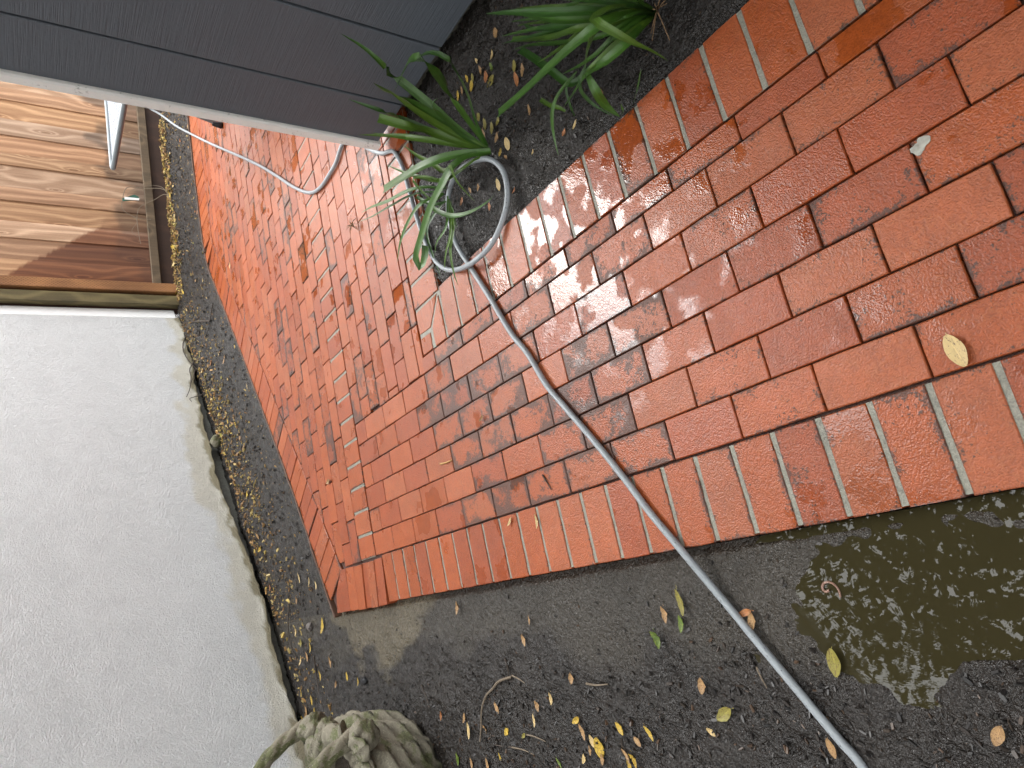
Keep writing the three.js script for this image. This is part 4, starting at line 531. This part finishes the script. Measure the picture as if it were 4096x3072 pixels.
// ------------------------------------------------------------------ fence tag and vine
{ const v = thing('dry_vine', 'bare brown vine stems twining up the fence beside the plant tag', 'vine'); const x = 5.79; const q = (a, b, X = x) => { const d = rayOf(a * 0.46293, 768 + b * 0.46293); return EYE.clone().addScaledVector(d, (X - EYE.x) / d.x); };
  const gp = (a, b) => { const d = rayOf(a * 0.46293, 768 + b * 0.46293); return EYE.clone().addScaledVector(d, (0.005 - EYE.y) / d.y); };
  const st = (pts, r, n = 30) => part('stem', tube(pts, r, n, 6, 0.5), M.twigLight, v);
  st([V(5.70, -0.02, 3.72), q(1430, 20, 5.76), q(1330, 70), q(1210, 130), q(1185, 200), q(1190, 300), q(1205, 400), q(1218, 450)], 0.0042); st([V(5.70, -0.02, 3.74), q(1420, -20, 5.76), q(1250, -30), q(1100, -40), q(1060, 60), q(1060, 150), q(1150, 210), q(1240, 235), q(1305, 235)], 0.0045); st([q(1150, 210), q(1185, 250), q(1140, 340), q(1190, 390)], 0.0022); st([V(5.70, -0.02, 3.75), q(1400, -40, 5.76), q(1300, -55), q(1150, -20), q(1090, 40)], 0.003);
  const w = thing('plant_tag', 'white plastic plant tag tied to the fence with green tape', 'tag'); const tq = (a, b) => q(a, b, 5.785); const sh = (pts, m, n, th = 0.004) => { const P4 = pts.map(p => tq(...p)); const pos = []; for (const X of [0, th]) for (const p of P4) pos.push(p.x + X, p.y, p.z); const N = P4.length, idx = []; for (let i = 1; i + 1 < N; i++) idx.push(0, i, i + 1, N, N + i + 1, N + i); for (let i = 0; i < N; i++) { const j = (i + 1) % N; idx.push(i, N + i, j, j, N + i, N + j); } const mm = m.clone(); mm.side = THREE.DoubleSide; part(n, toCreasedNormals(geoOf(pos, null, idx), 0.4), mm, w); };
  sh([[1075, 44], [1204, 58], [1200, 74], [1075, 66]], plain(0.78, 0.77, 0.74, 0.5), 'tag_strip'); w.children[0].position.x = -0.006; sh([[1055, 55], [1100, 50], [1160, 22], [1195, 38], [1205, 60], [1150, 72], [1060, 78]], plain(0.02, 0.09, 0.06, 0.5), 'green_tape'); }

// ------------------------------------------------------------------ fallen leaves, twigs and stones
function fallenGeo(seed, ratio, curl, stem) { const r = rng(seed), n = 8, pos = [], uv = [], idx = []; for (let i = 0; i <= n; i++) { const t = i / n, w = 0.5 * ratio * Math.pow(Math.sin(Math.PI * clamp(0.03 + 0.94 * t)), 0.72) * (1 + 0.12 * (r() - 0.5)), y = curl * (0.28 * Math.pow(2 * t - 1, 2)) + 0.02 * (r() - 0.5); for (const a of [-1, -0.5, 0, 0.5, 1]) { pos.push(a * w, y + Math.abs(a) * w * curl * (0.5 + 0.5 * r()) + (a === 0 ? -0.01 : 0), t - 0.5); uv.push(0.5 + a * 0.5, t); } } for (let i = 0; i < n; i++) for (let k = 0; k < 4; k++) { const a = i * 5 + k, b = a + 1, c = a + 5, d = c + 1; idx.push(a, c, b, b, c, d); }
  const b = pos.length / 3; pos.push(-0.012, 0, -0.49, 0.012, 0, -0.49, 0.03, 0.05 * curl, -0.5 - stem, 0.05, 0.05 * curl, -0.5 - stem); uv.push(0.5, 0, 0.52, 0, 0.5, 0.1, 0.52, 0.1); idx.push(b, b + 2, b + 1, b + 1, b + 2, b + 3); return geoOf(pos, uv, idx); }
const LG = [fallenGeo(1, 0.48, 0.25, 0.12), fallenGeo(2, 0.55, 0.55, 0.1), fallenGeo(3, 0.36, 0.4, 0.15), fallenGeo(4, 0.60, 0.15, 0.06), fallenGeo(5, 0.42, 0.9, 0.1)];
const minY = LG.map(g => { g.computeBoundingBox(); return g.boundingBox.min.y; });
function leafAt(x, y, z, len, kind, gi, rot, label, group, tiltMax = 0.25) { len *= 0.76; const o = new THREE.Mesh(LG[gi], M.leaf[kind]); o.scale.set(len * rr(0.75, 1.15), len * rr(0.7, 1.4), len); o.position.set(x, y - minY[gi] * len + 0.0005, z); o.rotation.set(rr(-tiltMax, tiltMax), rot, rr(-tiltMax, tiltMax)); if (tiltMax > 0) o.position.y += len * 0.06; return tagMesh(o, 'fallen_leaf', label, 'leaf', group); }
const onBrick = (px, py, len, kind, gi, rot, label) => { const p = G(px, py, 0.002); leafAt(p.x, 0.0012, p.z, len * 1.15, kind, gi, rot + 1.57, label, null, 0.03); };
onBrick(3828, 1402, 0.070, 'cream', 3, 1.75, 'large cream oval leaf with brown specks lying on bare brick');
onBrick(1932, 1672, 0.035, 'tan', 4, 0.5, 'small curled tan leaf in the middle of the mossy bricks'); onBrick(2043, 2085, 0.042, 'cream', 2, 0.7, 'narrow pale leaf on the mortared border brick'); onBrick(2152, 2084, 0.050, 'cream', 2, 1.5, 'pale leaf lying along a mortar joint of the border');
onBrick(1318, 1926, 0.05, 'tan', 1, 0.2, 'tan crumpled leaf wedged in a patio joint'); onBrick(1163, 822, 0.035, 'olive', 2, 1.6, 'small olive leaf on patio bricks beside the hose'); onBrick(922, 1062, 0.05, 'cream', 0, 1.2, 'pale round leaf on the patio near the edging'); onBrick(1275, 2480, 0.0, 'tan', 0, 0, 'x');
scene.remove(scene.children[scene.children.length - 1]);
const surf = (x, z) => z < -0.208 ? frontH(x, z) : z > 0.88 && x < 1.385 ? bedH(x, z) : stripH(x, z);
const mud = (px, py, len, kind, gi, rot, label, group) => { let p = G(px, py, -0.02); const y = Math.max(surf(p.x, p.z), puddleField(p.x, p.z) > 0.1 && p.z < -0.2 ? WATER_Y : -1) + 0.002; p = G(px, py, y); leafAt(p.x, y, p.z, len, kind, gi, rot + 1.57, label, group, 0.12); };
mud(1297, 2500, 0.115, 'yellow', 2, 1.2, 'long yellow leaf on the mud off the paving corner'); mud(3342, 2647, 0.075, 'olive', 3, 1.4, 'olive and yellow leaf soaking at the puddle edge');
mud(1838, 2430, 0.065, 'tan', 1, 1.3, 'tan leaf alone on smooth mud below the border'); mud(2985, 2450, 0.05, 'rust', 2, 0.2, 'rust brown leaf beside the hose on the mud'); mud(3013, 2482, 0.055, 'tan', 1, 1.4, 'tan leaf touching the rust leaf beside the hose');
mud(2728, 2407, 0.085, 'olive', 2, 1.7, 'curved olive leaf standing in a tuft of debris'); mud(2732, 2492, 0.055, 'green', 4, 1.4, 'glossy green leaf in the tuft of debris'); mud(2638, 2552, 0.06, 'green', 4, 1.9, 'yellow green curled leaf with a dark hole in the mud'); mud(2668, 2455, 0.055, 'tan', 1, 1.7, 'spotted orange tan leaf in the tuft of debris');
mud(2905, 2853, 0.07, 'olive', 0, 0.5, 'brown olive leaf flat on dark mulch near the hose'); mud(3330, 2990, 0.05, 'tan', 3, 1.7, 'ring shaped tan leaf at the hose in the mud'); mud(3995, 2940, 0.05, 'tan', 3, 1.0, 'orange tan leaf on the gritty mound');
for (const [px, py, l, k, gi, r] of [[2312, 2878, .055, 'yellow', 1, .4], [2335, 2925, .06, 'tan', 2, 1.9], [2402, 2990, .075, 'yellow', 3, 1.6], [2415, 3035, .04, 'tan', 1, 1.4], [2374, 2960, .045, 'cream', 1, 1.7], [2342, 3030, .045, 'cream', 4, 1.0], [2365, 3000, .035, 'tan', 1, 1.5], [2485, 2912, .05, 'yellow', 1, 2.2], [2602, 2930, .055, 'yellow', 2, 2.2], [2553, 2965, .04, 'tan', 3, 2.4], [2512, 3020, .055, 'tan', 2, 2.1], [2545, 3035, .05, 'yellow', 4, 2.0], [2524, 3060, .04, 'yellow', 1, 1.8], [2850, 2925, .035, 'cream', 1, 2.5], [2210, 2790, .05, 'cream', 4, 1.4], [2155, 2820, .045, 'tan', 1, 1.7], [2140, 2880, .05, 'cream', 2, 1.6], [2240, 3050, .045, 'green', 2, 2.1], [2100, 2940, .035, 'olive', 1, .6], [2815, 2740, .05, 'tan', 1, 1.4], [1880, 2920, .075, 'cream', 0, 1.5], [1835, 3035, .06, 'green', 0, 1.5], [1890, 3050, .05, 'tan', 0, 1.6], [1955, 3060, .07, 'tan', 2, 1.5], [2005, 3030, .05, 'yellow', 2, 1.6], [1770, 2860, .05, 'rust', 1, 1.2], [1860, 2870, .05, 'tan', 2, 1.2], [1990, 2830, .05, 'tan', 0, 2.0], [1944, 2918, .045, 'tan', 1, 1.7], [2030, 2925, .05, 'yellow', 3, .6], [2120, 2480, .035, 'tan', 2, 1.6], [2100, 2560, .05, 'tan', 1, 1.9], [2290, 2710, .045, 'tan', 1, 1.3]]) mud(px, py, l, k, gi, r, 'small fallen leaf scattered on the dark mulch in front of the paving', 'leaves scattered on the mulch');
for (const [px, py, l, k, gi, r] of [[1392, 2705, .06, 'yellow', 3, 1.5], [1436, 2725, .05, 'yellow', 2, 1.6], [1350, 2735, .06, 'tan', 1, 1.0], [1327, 2645, .08, 'tan', 1, 1.5], [1285, 2700, .07, 'yellow', 2, 1.7], [1232, 2625, .07, 'tan', 0, 1.6], [1208, 2640, .08, 'cream', 2, 1.1], [1246, 2590, .07, 'yellow', 2, 1.6], [1190, 2525, .06, 'cream', 4, 1.4], [1250, 2800, .07, 'yellow', 3, 1.5], [1208, 2770, .06, 'yellow', 2, 1.5], [1262, 2850, .06, 'yellow', 2, 1.6], [1228, 2840, .07, 'tan', 0, 1.7], [1215, 2880, .06, 'yellow', 0, 1.7], [1140, 2435, .06, 'tan', 4, .9], [1192, 2400, .06, 'tan', 1, 1.5], [1268, 2340, .06, 'cream', 2, 1.6], [1240, 2325, .06, 'cream', 2, 1.5], [1200, 2310, .08, 'cream', 2, 1.5], [1208, 2570, .06, 'olive', 1, 1.4]]) mud(px, py, l, k, gi, r, 'yellow or tan leaf on the soil between the paving corner and planter', 'leaves near the planter');
for (const [a, b, k, gi, r, l] of [[535, 222, 'yellow', 3, 1.2, .05], [518, 195, 'yellow', 0, 1.6, .04], [538, 192, 'olive', 3, 1.4, .04], [605, 205, 'olive', 3, 0.4, .06], [590, 190, 'rust', 1, 1.2, .05], [612, 110, 'cream', 4, .8, .04], [555, 132, 'cream', 4, 1.9, .035], [610, 155, 'green', 4, 1.5, .04], [570, 165, 'tan', 1, 1.5, .045], [622, 30, 'tan', 3, 1.5, .05], [700, 200, 'rust', 2, 1.6, .07], [722, 165, 'tan', 1, 1.2, .055], [690, 150, 'olive', 0, 1.3, .05], [560, 332, 'olive', 0, 1.6, .055], [583, 360, 'olive', 0, 1.5, .055], [610, 375, 'olive', 0, 1.4, .055], [627, 410, 'tan', 1, .9, .045], [580, 400, 'tan', 2, 1.5, .06], [665, 432, 'cream', 3, 1.5, .06], [640, 462, 'yellow', 1, .8, .035], [632, 580, 'cream', 0, 1.5, .055], [486, 258, 'yellow', 3, 1.2, .05], [500, 240, 'tan', 2, 1.5, .05], [632, 350, 'olive', 1, 1.0, .04], [745, 310, 'tan', 2, 1.5, .05], [908, 362, 'cream', 0, .8, .035], [757, 462, 'cream', 4, .9, .022], [870, 390, 'rust', 1, .6, .03], [1008, 250, 'tan', 2, 1.6, .04], [535, 835, 'tan', 0, 1.4, .045], [520, 850, 'rust', 4, .8, .045], [560, 590, 'tan', 1, 1.2, .035], [500, 640, 'rust', 1, .8, .04], [530, 600, 'tan', 2, 1.9, .04], [600, 660, 'rust', 1, 1.4, .035], [690, 600, 'rust', 4, .5, .03], [660, 480, 'tan', 1, 2.1, .03]]) mud(...c3(a, b), l, k, gi, r, 'dead leaf lying on the wet soil of the planting bed', 'leaves in the planting bed');
{ // leaves drifted along the fence, and along the foot of the white wall
  const r = rng(555), kinds = ['yellow', 'tan', 'cream', 'tan', 'cream', 'olive', 'yellow', 'rust'];
  for (let i = 0; i < 95; i++) { const z = 2.80 + 1.75 * r(), x = 5.83 - 0.26 * Math.pow(r(), 1.6); leafAt(x, stripH(x, z) + 0.012 * r(), z, 0.045 + 0.035 * r(), kinds[Math.floor(r() * 7)], Math.floor(r() * 5), r() * 6.28, 'yellow or tan leaf drifted against the foot of the wooden fence', 'leaves drifted along the fence', 0.5); }
  for (let i = 0; i < 62; i++) { const z = -0.1 + 2.9 * r(), d = 0.10 + 0.55 * r() * r(), x = wallX(z) - d; if (x < edgeX(z) + 0.05) continue; const m = Math.exp(-Math.pow((z - 1.25) / 0.55, 2)); if (r() > 0.35 + 0.65 * m) continue; leafAt(x, stripH(x, z), z, 0.04 + 0.035 * r(), kinds[Math.floor(r() * 8)], Math.floor(r() * 5), r() * 6.28, 'leaf fallen at the foot of the white stucco wall', 'leaves at the foot of the stucco wall', 0.35); }
  for (let i = 0; i < 34; i++) { const z = 1.0 + 3.2 * r(), x = edgeX(z) + 0.05 + 0.55 * r(); if (z < 2.75 && x > wallX(z) - 0.08) continue; leafAt(x, stripH(x, z), z, 0.035 + 0.03 * r(), kinds[Math.floor(r() * 8)], Math.floor(r() * 5), r() * 6.28, 'single leaf on the bare soil strip between edging and wall', 'leaves on the soil strip', 0.3); }
}
function twig(pts, rad, label, group, m = M.twig) { const t = tagMesh(new THREE.Mesh(tube(pts, rad, 24, 6, 0.45), m), 'twig', label, 'twig', group); return t; }
const onSoil = (px, py, lift = 0.004) => { let p = G(px, py, -0.02); const y = surf(p.x, p.z) + lift; return G(px, py, y); };
{ const K = (l, off = [0, 0]) => l.map(([a, b]) => onSoil(off[0] + a * 0.46293, off[1] + b * 0.46293));
  twig(K([[2210, 870], [2100, 910], [2040, 980], [1985, 1040], [1950, 1150], [1945, 1290], [1935, 1430]], [1024, 2304]), 0.005, 'long forked grey twig bent across the mulch', null, M.twigLight);
  twig(K([[2210, 1480], [2130, 1470], [2060, 1460]], [1024, 2304]), 0.0035, 'short pale twig in the mulch close to the planter'); twig(K([[640, 930], [720, 942], [830, 935]], [2048, 2304]), 0.0035, 'straight pale twig on the mulch near the yellow leaves', null, M.twigLight); twig(K([[120, 1370], [200, 1390], [290, 1430]], [2048, 2304]), 0.003, 'thin pale twig slanting in the mulch', null, M.twigLight);
  twig(K([[0, 860], [60, 890], [110, 925]], [2048, 2304]), 0.003, 'knobby little twig next to the forked twig', null, M.twigLight); twig(K([[0, 1480], [90, 1500], [190, 1545]], [2048, 2304]), 0.003, 'mossy twig at the lower mulch', null, M.twigLight);
  twig(K([[2115, 790], [2160, 890], [2205, 970]], [2048, 2304]), 0.003, 'thin brown stick on mud alongside the hose', null, M.twigLight); twig(K([[500, 700], [520, 850], [545, 1030]], [1024, 2304]), 0.0045, 'dark stick on the soil beside the white wall'); twig(K([[285, 250], [275, 400], [300, 600], [350, 720]], [1024, 2304]), 0.004, 'dark root like stick along the foot of the stucco');
  twig(K([[1430, 940], [1460, 1020], [1490, 1100]], [1024, 2304]), 0.0035, 'black stick standing out of bare mud'); twig(K([[2150, 710], [2175, 790], [2180, 850]], [1024, 2304]), 0.0035, 'dark twig above the forked twig');
  const T0 = (a, b) => onSoil(a * 0.46293, 768 + b * 0.46293, 0.006); twig([T0(1840, 960), T0(1820, 1080), T0(1800, 1180), T0(1770, 1260)], 0.005, 'dark stick lying across the soil strip');
  const wv = thing('dead_vine', 'black bare vine branching over the ragged foot of the white wall', 'vine'); const wq = (a, b, off = 0.02) => { const d = rayOf(a * 0.46293, 768 + b * 0.46293), P0 = WALLA.clone().addScaledVector(WN, off); return EYE.clone().addScaledVector(d, P0.sub(EYE).dot(WN) / d.dot(WN)); };
  const sv = (pts, r) => part('stem', tube(pts, r, 30, 6, 0.5), M.twig, wv); sv([T0(1815, 1115), T0(1700, 1120), wq(1605, 1145, 0.06), wq(1610, 1220), wq(1580, 1320), wq(1590, 1390), wq(1640, 1470), wq(1700, 1530), T0(1780, 1640)], 0.008); sv([T0(1725, 1200), wq(1700, 1340, 0.12), wq(1680, 1450, 0.06), wq(1640, 1530), wq(1650, 1600), wq(1640, 1700), wq(1612, 1770)], 0.006); sv([wq(1690, 1520), wq(1670, 1600), wq(1650, 1650)], 0.004); sv([T0(1800, 1680), wq(1755, 1745, 0.05), wq(1680, 1770), wq(1640, 1785), wq(1655, 1810)], 0.005);
  const tb = (pts, r, l, m) => twig(pts.map(([a, b]) => G(a, b, 0.004)), r, l, null, m); tb([[1762, 1856], [1785, 1850], [1808, 1840]], 0.0042, 'straw coloured twig on the clean orange bricks', plain(0.45, 0.27, 0.10, 0.8)); tb([[2170, 1900], [2185, 1925], [2205, 1960]], 0.003, 'thin black twig on a mossy brick'); }
function pebble(px, py, r, m, label) { const p = onSoil(px, py, 0), g = new THREE.IcosahedronGeometry(1, 3), q = g.attributes.position, sd = px % 17; for (let i = 0; i < q.count; i++) { const x = q.getX(i), y = q.getY(i), z = q.getZ(i), k = 1 + 0.5 * (fbm(x * 1.6 + sd + 5, y * 1.6 + z * 1.6 + 5, 3, 7) - 0.5); q.setXYZ(i, x * k * r, y * k * r * 0.7, z * k * r * 0.85); } const o = new THREE.Mesh(toCreasedNormals(g, 0.7), m); o.position.set(p.x, p.y + r * 0.3, p.z); tagMesh(o, 'stone', label, 'stone'); }
pebble(875, 1765, 0.06, M.stone, 'pale grey stone jammed under the broken stucco edge'); pebble(1464, 2722, 0.022, M.rubber, 'smooth black stone on the mud near yellow leaves'); pebble(1245, 2505, 0.028, plain(0.13, 0.11, 0.10, 0.6), 'flat grey stone near the long yellow leaf');
{ const p = onSoil(3322, 2352); const W = (a, b) => G(3072 + a * 0.807, 2304 + b * 0.807, WATER_Y + 0.002); tagMesh(new THREE.Mesh(tube([W(305, 70), W(285, 78), W(270, 60), W(275, 38), W(300, 30), W(325, 40), W(348, 66), W(360, 105)], 0.0028, 40, 8, 0.7), plain(0.26, 0.15, 0.11, 0.3)), 'earthworm', 'pinkish earthworm curled at the surface of the puddle', 'earthworm'); }
{ // dried cement spot
  const p = G(3680, 588, 0), s = new THREE.Shape(); for (let i = 0; i < 40; i++) { const a = i / 40 * Math.PI * 2, r = 0.014 * (1 + 0.25 * Math.cos(2 * (a - 0.5))) * (0.75 + 0.55 * n2(i * 0.45, 3, 4)); s[i ? 'lineTo' : 'moveTo'](Math.cos(a) * r, Math.sin(a) * r); } const g = new THREE.ExtrudeGeometry(s, { depth: 0.0012, bevelEnabled: false }); g.rotateX(-Math.PI / 2); const o = new THREE.Mesh(g, mat(mortarMaps, { bumpScale: 0.001, color: new THREE.Color().setRGB(1.5, 1.5, 1.6) })); o.position.set(p.x, 0.0008, p.z); tagMesh(o, 'cement_spot', 'splash of dried grey cement on one near brick', 'cement spot'); }
// chips, grit and rotted mulch: far too many to count
function scatter(name, label, n, seed, place, size, cols) {
  const g = new THREE.BoxGeometry(1, 0.35, 0.32, 2, 1, 1), q = g.attributes.position; for (let i = 0; i < q.count; i++) q.setXYZ(i, q.getX(i), q.getY(i) + 0.12 * Math.sin(q.getX(i) * 4), q.getZ(i) * (1 - 0.5 * Math.abs(q.getX(i)))); g.computeVertexNormals();
  const m = new THREE.InstancedMesh(g, plain(1, 1, 1, 0.45), n), r = rng(seed), D = new THREE.Object3D(), c = new THREE.Color(); let k = 0;
  for (let t = 0; t < n * 6 && k < n; t++) { const p = place(r); if (!p) continue; const s = size[0] + (size[1] - size[0]) * Math.pow(r(), 3); D.position.set(p[0], p[2] + s * 0.12, p[1]); D.rotation.set((r() - 0.5) * 0.9, r() * 6.28, (r() - 0.5) * 0.9); D.scale.set(s, s * (0.5 + r()), s * (0.5 + 1.2 * r())); D.updateMatrix(); m.setMatrixAt(k, D.matrix); const q = cols[Math.floor(r() * cols.length)], v = 0.6 + 0.8 * r(); m.setColorAt(k, c.setRGB(q[0] * v, q[1] * v, q[2] * v)); k++; }
  m.count = k; tagMesh(m, name, label, 'debris', null, 'stuff'); }
const dk = [[0.014, 0.011, 0.009], [0.02, 0.015, 0.012], [0.012, 0.01, 0.008], [0.03, 0.021, 0.015], [0.017, 0.013, 0.011], [0.06, 0.034, 0.019], [0.014, 0.011, 0.01], [0.012, 0.01, 0.009]];
scatter('mulch', 'rotted dark mulch chips over the front soil', 22000, 81, r => { const x = -0.3 + 4.0 * r(), z = -0.23 - 1.25 * r(); const dens = smooth(-0.35, -0.75, z + 0.12 * (x - 1.2)) * 0.95 + 0.06; if (r() > dens || puddleField(x, z) > 0 || x > wallX(z) - 0.02) return null; return [x, z, frontH(x, z)]; }, [0.002, 0.016], dk);
scatter('bed_litter', 'dark crumbs and chips over the planting bed', 4200, 82, r => { const x = -0.3 + 1.66 * r(), z = 0.90 + 0.70 * r(); return [x, z, bedH(x, z)]; }, [0.002, 0.012], dk);
scatter('strip_litter', 'crumbled leaf bits over the soil strip', 6500, 83, r => { const z = -0.2 + 5.0 * r(), e = edgeX(z), w = z < 2.75 ? wallX(z) : 5.86, x = lerp(e + 0.02, w, Math.pow(r(), 0.6)); return [x, z, stripH(x, z)]; }, [0.005, 0.024], [...dk, [0.30, 0.19, 0.07], [0.22, 0.12, 0.05], [0.38, 0.27, 0.10]]);
scatter('leaf_litter', 'bed of small yellow and tan leaf bits banked at the fence foot', 1300, 84, r => { const z = 2.80 + 2.0 * r(), x = 5.85 - 0.22 * Math.pow(r(), 1.5); return [x, z, stripH(x, z) + 0.006]; }, [0.010, 0.034], [[0.42, 0.29, 0.10], [0.32, 0.19, 0.07], [0.45, 0.36, 0.13], [0.22, 0.12, 0.05], [0.15, 0.09, 0.04]]);
scatter('wall_litter', 'small yellow and brown leaf bits scattered along the stucco wall foot', 1500, 85, r => { const z = -0.75 + 3.4 * r(), d = 0.04 + 0.42 * Math.pow(r(), 1.4), x = wallX(z) - d; if (r() > 0.3 + 0.7 * Math.exp(-Math.pow((z - 1.2) / 0.8, 2))) return null; return [x, z, z < -0.208 ? frontH(x, z) : stripH(x, z)]; }, [0.008, 0.034], [[0.42, 0.30, 0.08], [0.30, 0.17, 0.06], [0.40, 0.30, 0.12], [0.18, 0.10, 0.04], [0.08, 0.05, 0.03]]);

// ------------------------------------------------------------------ trees round the yard: one mirrors in the puddle, the rest are added to block sky light
const bark = plain(0.10, 0.08, 0.06, 0.9), leafQuad = new THREE.BufferGeometry();
leafQuad.setAttribute('position', new THREE.Float32BufferAttribute([-0.5, 0, 0, 0, 0.06, -0.22, 0.5, 0, 0, -0.5, 0, 0, 0.5, 0, 0, 0, 0.06, 0.22], 3)); leafQuad.computeVertexNormals();
const canopyMat = new THREE.MeshStandardMaterial({ color: new THREE.Color().setRGB(0.045, 0.07, 0.02), roughness: 0.6, side: THREE.DoubleSide });
function yardTree(label, stem, c, rad, limbs, n, size, seed, keep) {
  const t = thing('yard_tree', label, 'tree', 'trees round the yard'), r = rng(seed), tips = []; part('trunk', tube(stem, 0.16, 40, 10, 0.35), bark, t);
  for (let i = 0; i < limbs; i++) { const b = stem[1].clone().lerp(stem[stem.length - 1], 0.2 + 0.8 * r()), a = r() * 6.283, d = Math.sqrt(r()), e = V(c.x + Math.cos(a) * d * rad.x, c.y + (r() - 0.5) * 2 * rad.y * Math.sqrt(1 - d * d * 0.7), c.z + Math.sin(a) * d * rad.z), m = b.clone().lerp(e, 0.5).add(V(0, 0.25, 0)); if (keep && !keep(e)) continue; part('limb', tube([b, m, e], 0.035, 12, 6, 0.25), bark, t); tips.push(e, m.clone().lerp(e, 0.45), m.clone().lerp(e, 0.75)); }
  const im = new THREE.InstancedMesh(leafQuad, canopyMat, n), D = new THREE.Object3D(); for (let i = 0; i < n; i++) { const q = tips[Math.floor(r() * tips.length)], g = () => (r() + r() + r() - 1.5) * 0.75; D.position.set(q.x + g(), q.y + g() * 0.7, q.z + g()); D.rotation.set(r() * 6, r() * 6, r() * 6); D.scale.setScalar(size * (0.7 + 0.6 * r())); D.updateMatrix(); im.setMatrixAt(i, D.matrix); } im.name = 'crown'; im.userData.kind = 'stuff'; shade(im); t.add(im);
}
yardTree('broad leafy tree arching over the garden, mirrored in the puddle', [V(-0.9, -0.12, -3.3), V(-0.8, 1.4, -3.2), V(-0.4, 2.9, -2.8), V(0.3, 4.3, -2.0), V(0.6, 5.4, -1.2)], V(0.9, 6.2, -1.1), V(5.6, 0.9, 4.4), 96, 34000, 0.15, 606, e => !(e.x > 2.9 && e.z > 0.7));
yardTree('unseen bushy tree added behind the brick walk to block sky light', [V(-5.2, -0.12, 0.6), V(-5.2, 1.0, 0.6), V(-5.1, 2.6, 0.5)], V(-5.1, 3.2, 0.5), V(1.5, 2.8, 4.2), 60, 14000, 0.28, 607);  // out-of-view tree, added to cut the sky light behind the camera
yardTree('unseen bushy tree added past the planter to block sky light', [V(0.2, -0.12, -5.6), V(0.2, 1.0, -5.6), V(0.3, 2.6, -5.5)], V(0.3, 3.0, -5.5), V(4.6, 2.6, 1.4), 60, 14000, 0.28, 608);  // also added out of view, dims the sky on the planter side
yardTree('unseen low bushy tree added behind the wooden fence to hide the low sky', [V(9.0, -0.12, 5.5), V(9.0, 0.8, 5.5), V(9.0, 1.9, 5.5)], V(9.0, 1.9, 5.8), V(1.3, 1.0, 3.4), 50, 9000, 0.20, 609);  // added to hide the bright low sky that the far bricks mirror
yardTree('unseen tall leafy tree added behind the fence to keep bright sky off the bricks', [V(8.0, -0.12, 3.7), V(8.0, 1.2, 3.7), V(8.1, 3.2, 3.6)], V(8.1, 3.6, 3.5), V(1.2, 1.9, 1.35), 60, 12000, 0.20, 610);  // unseen crown, added to block the sky veil on mid and far bricks

renderer.render(scene, camera);
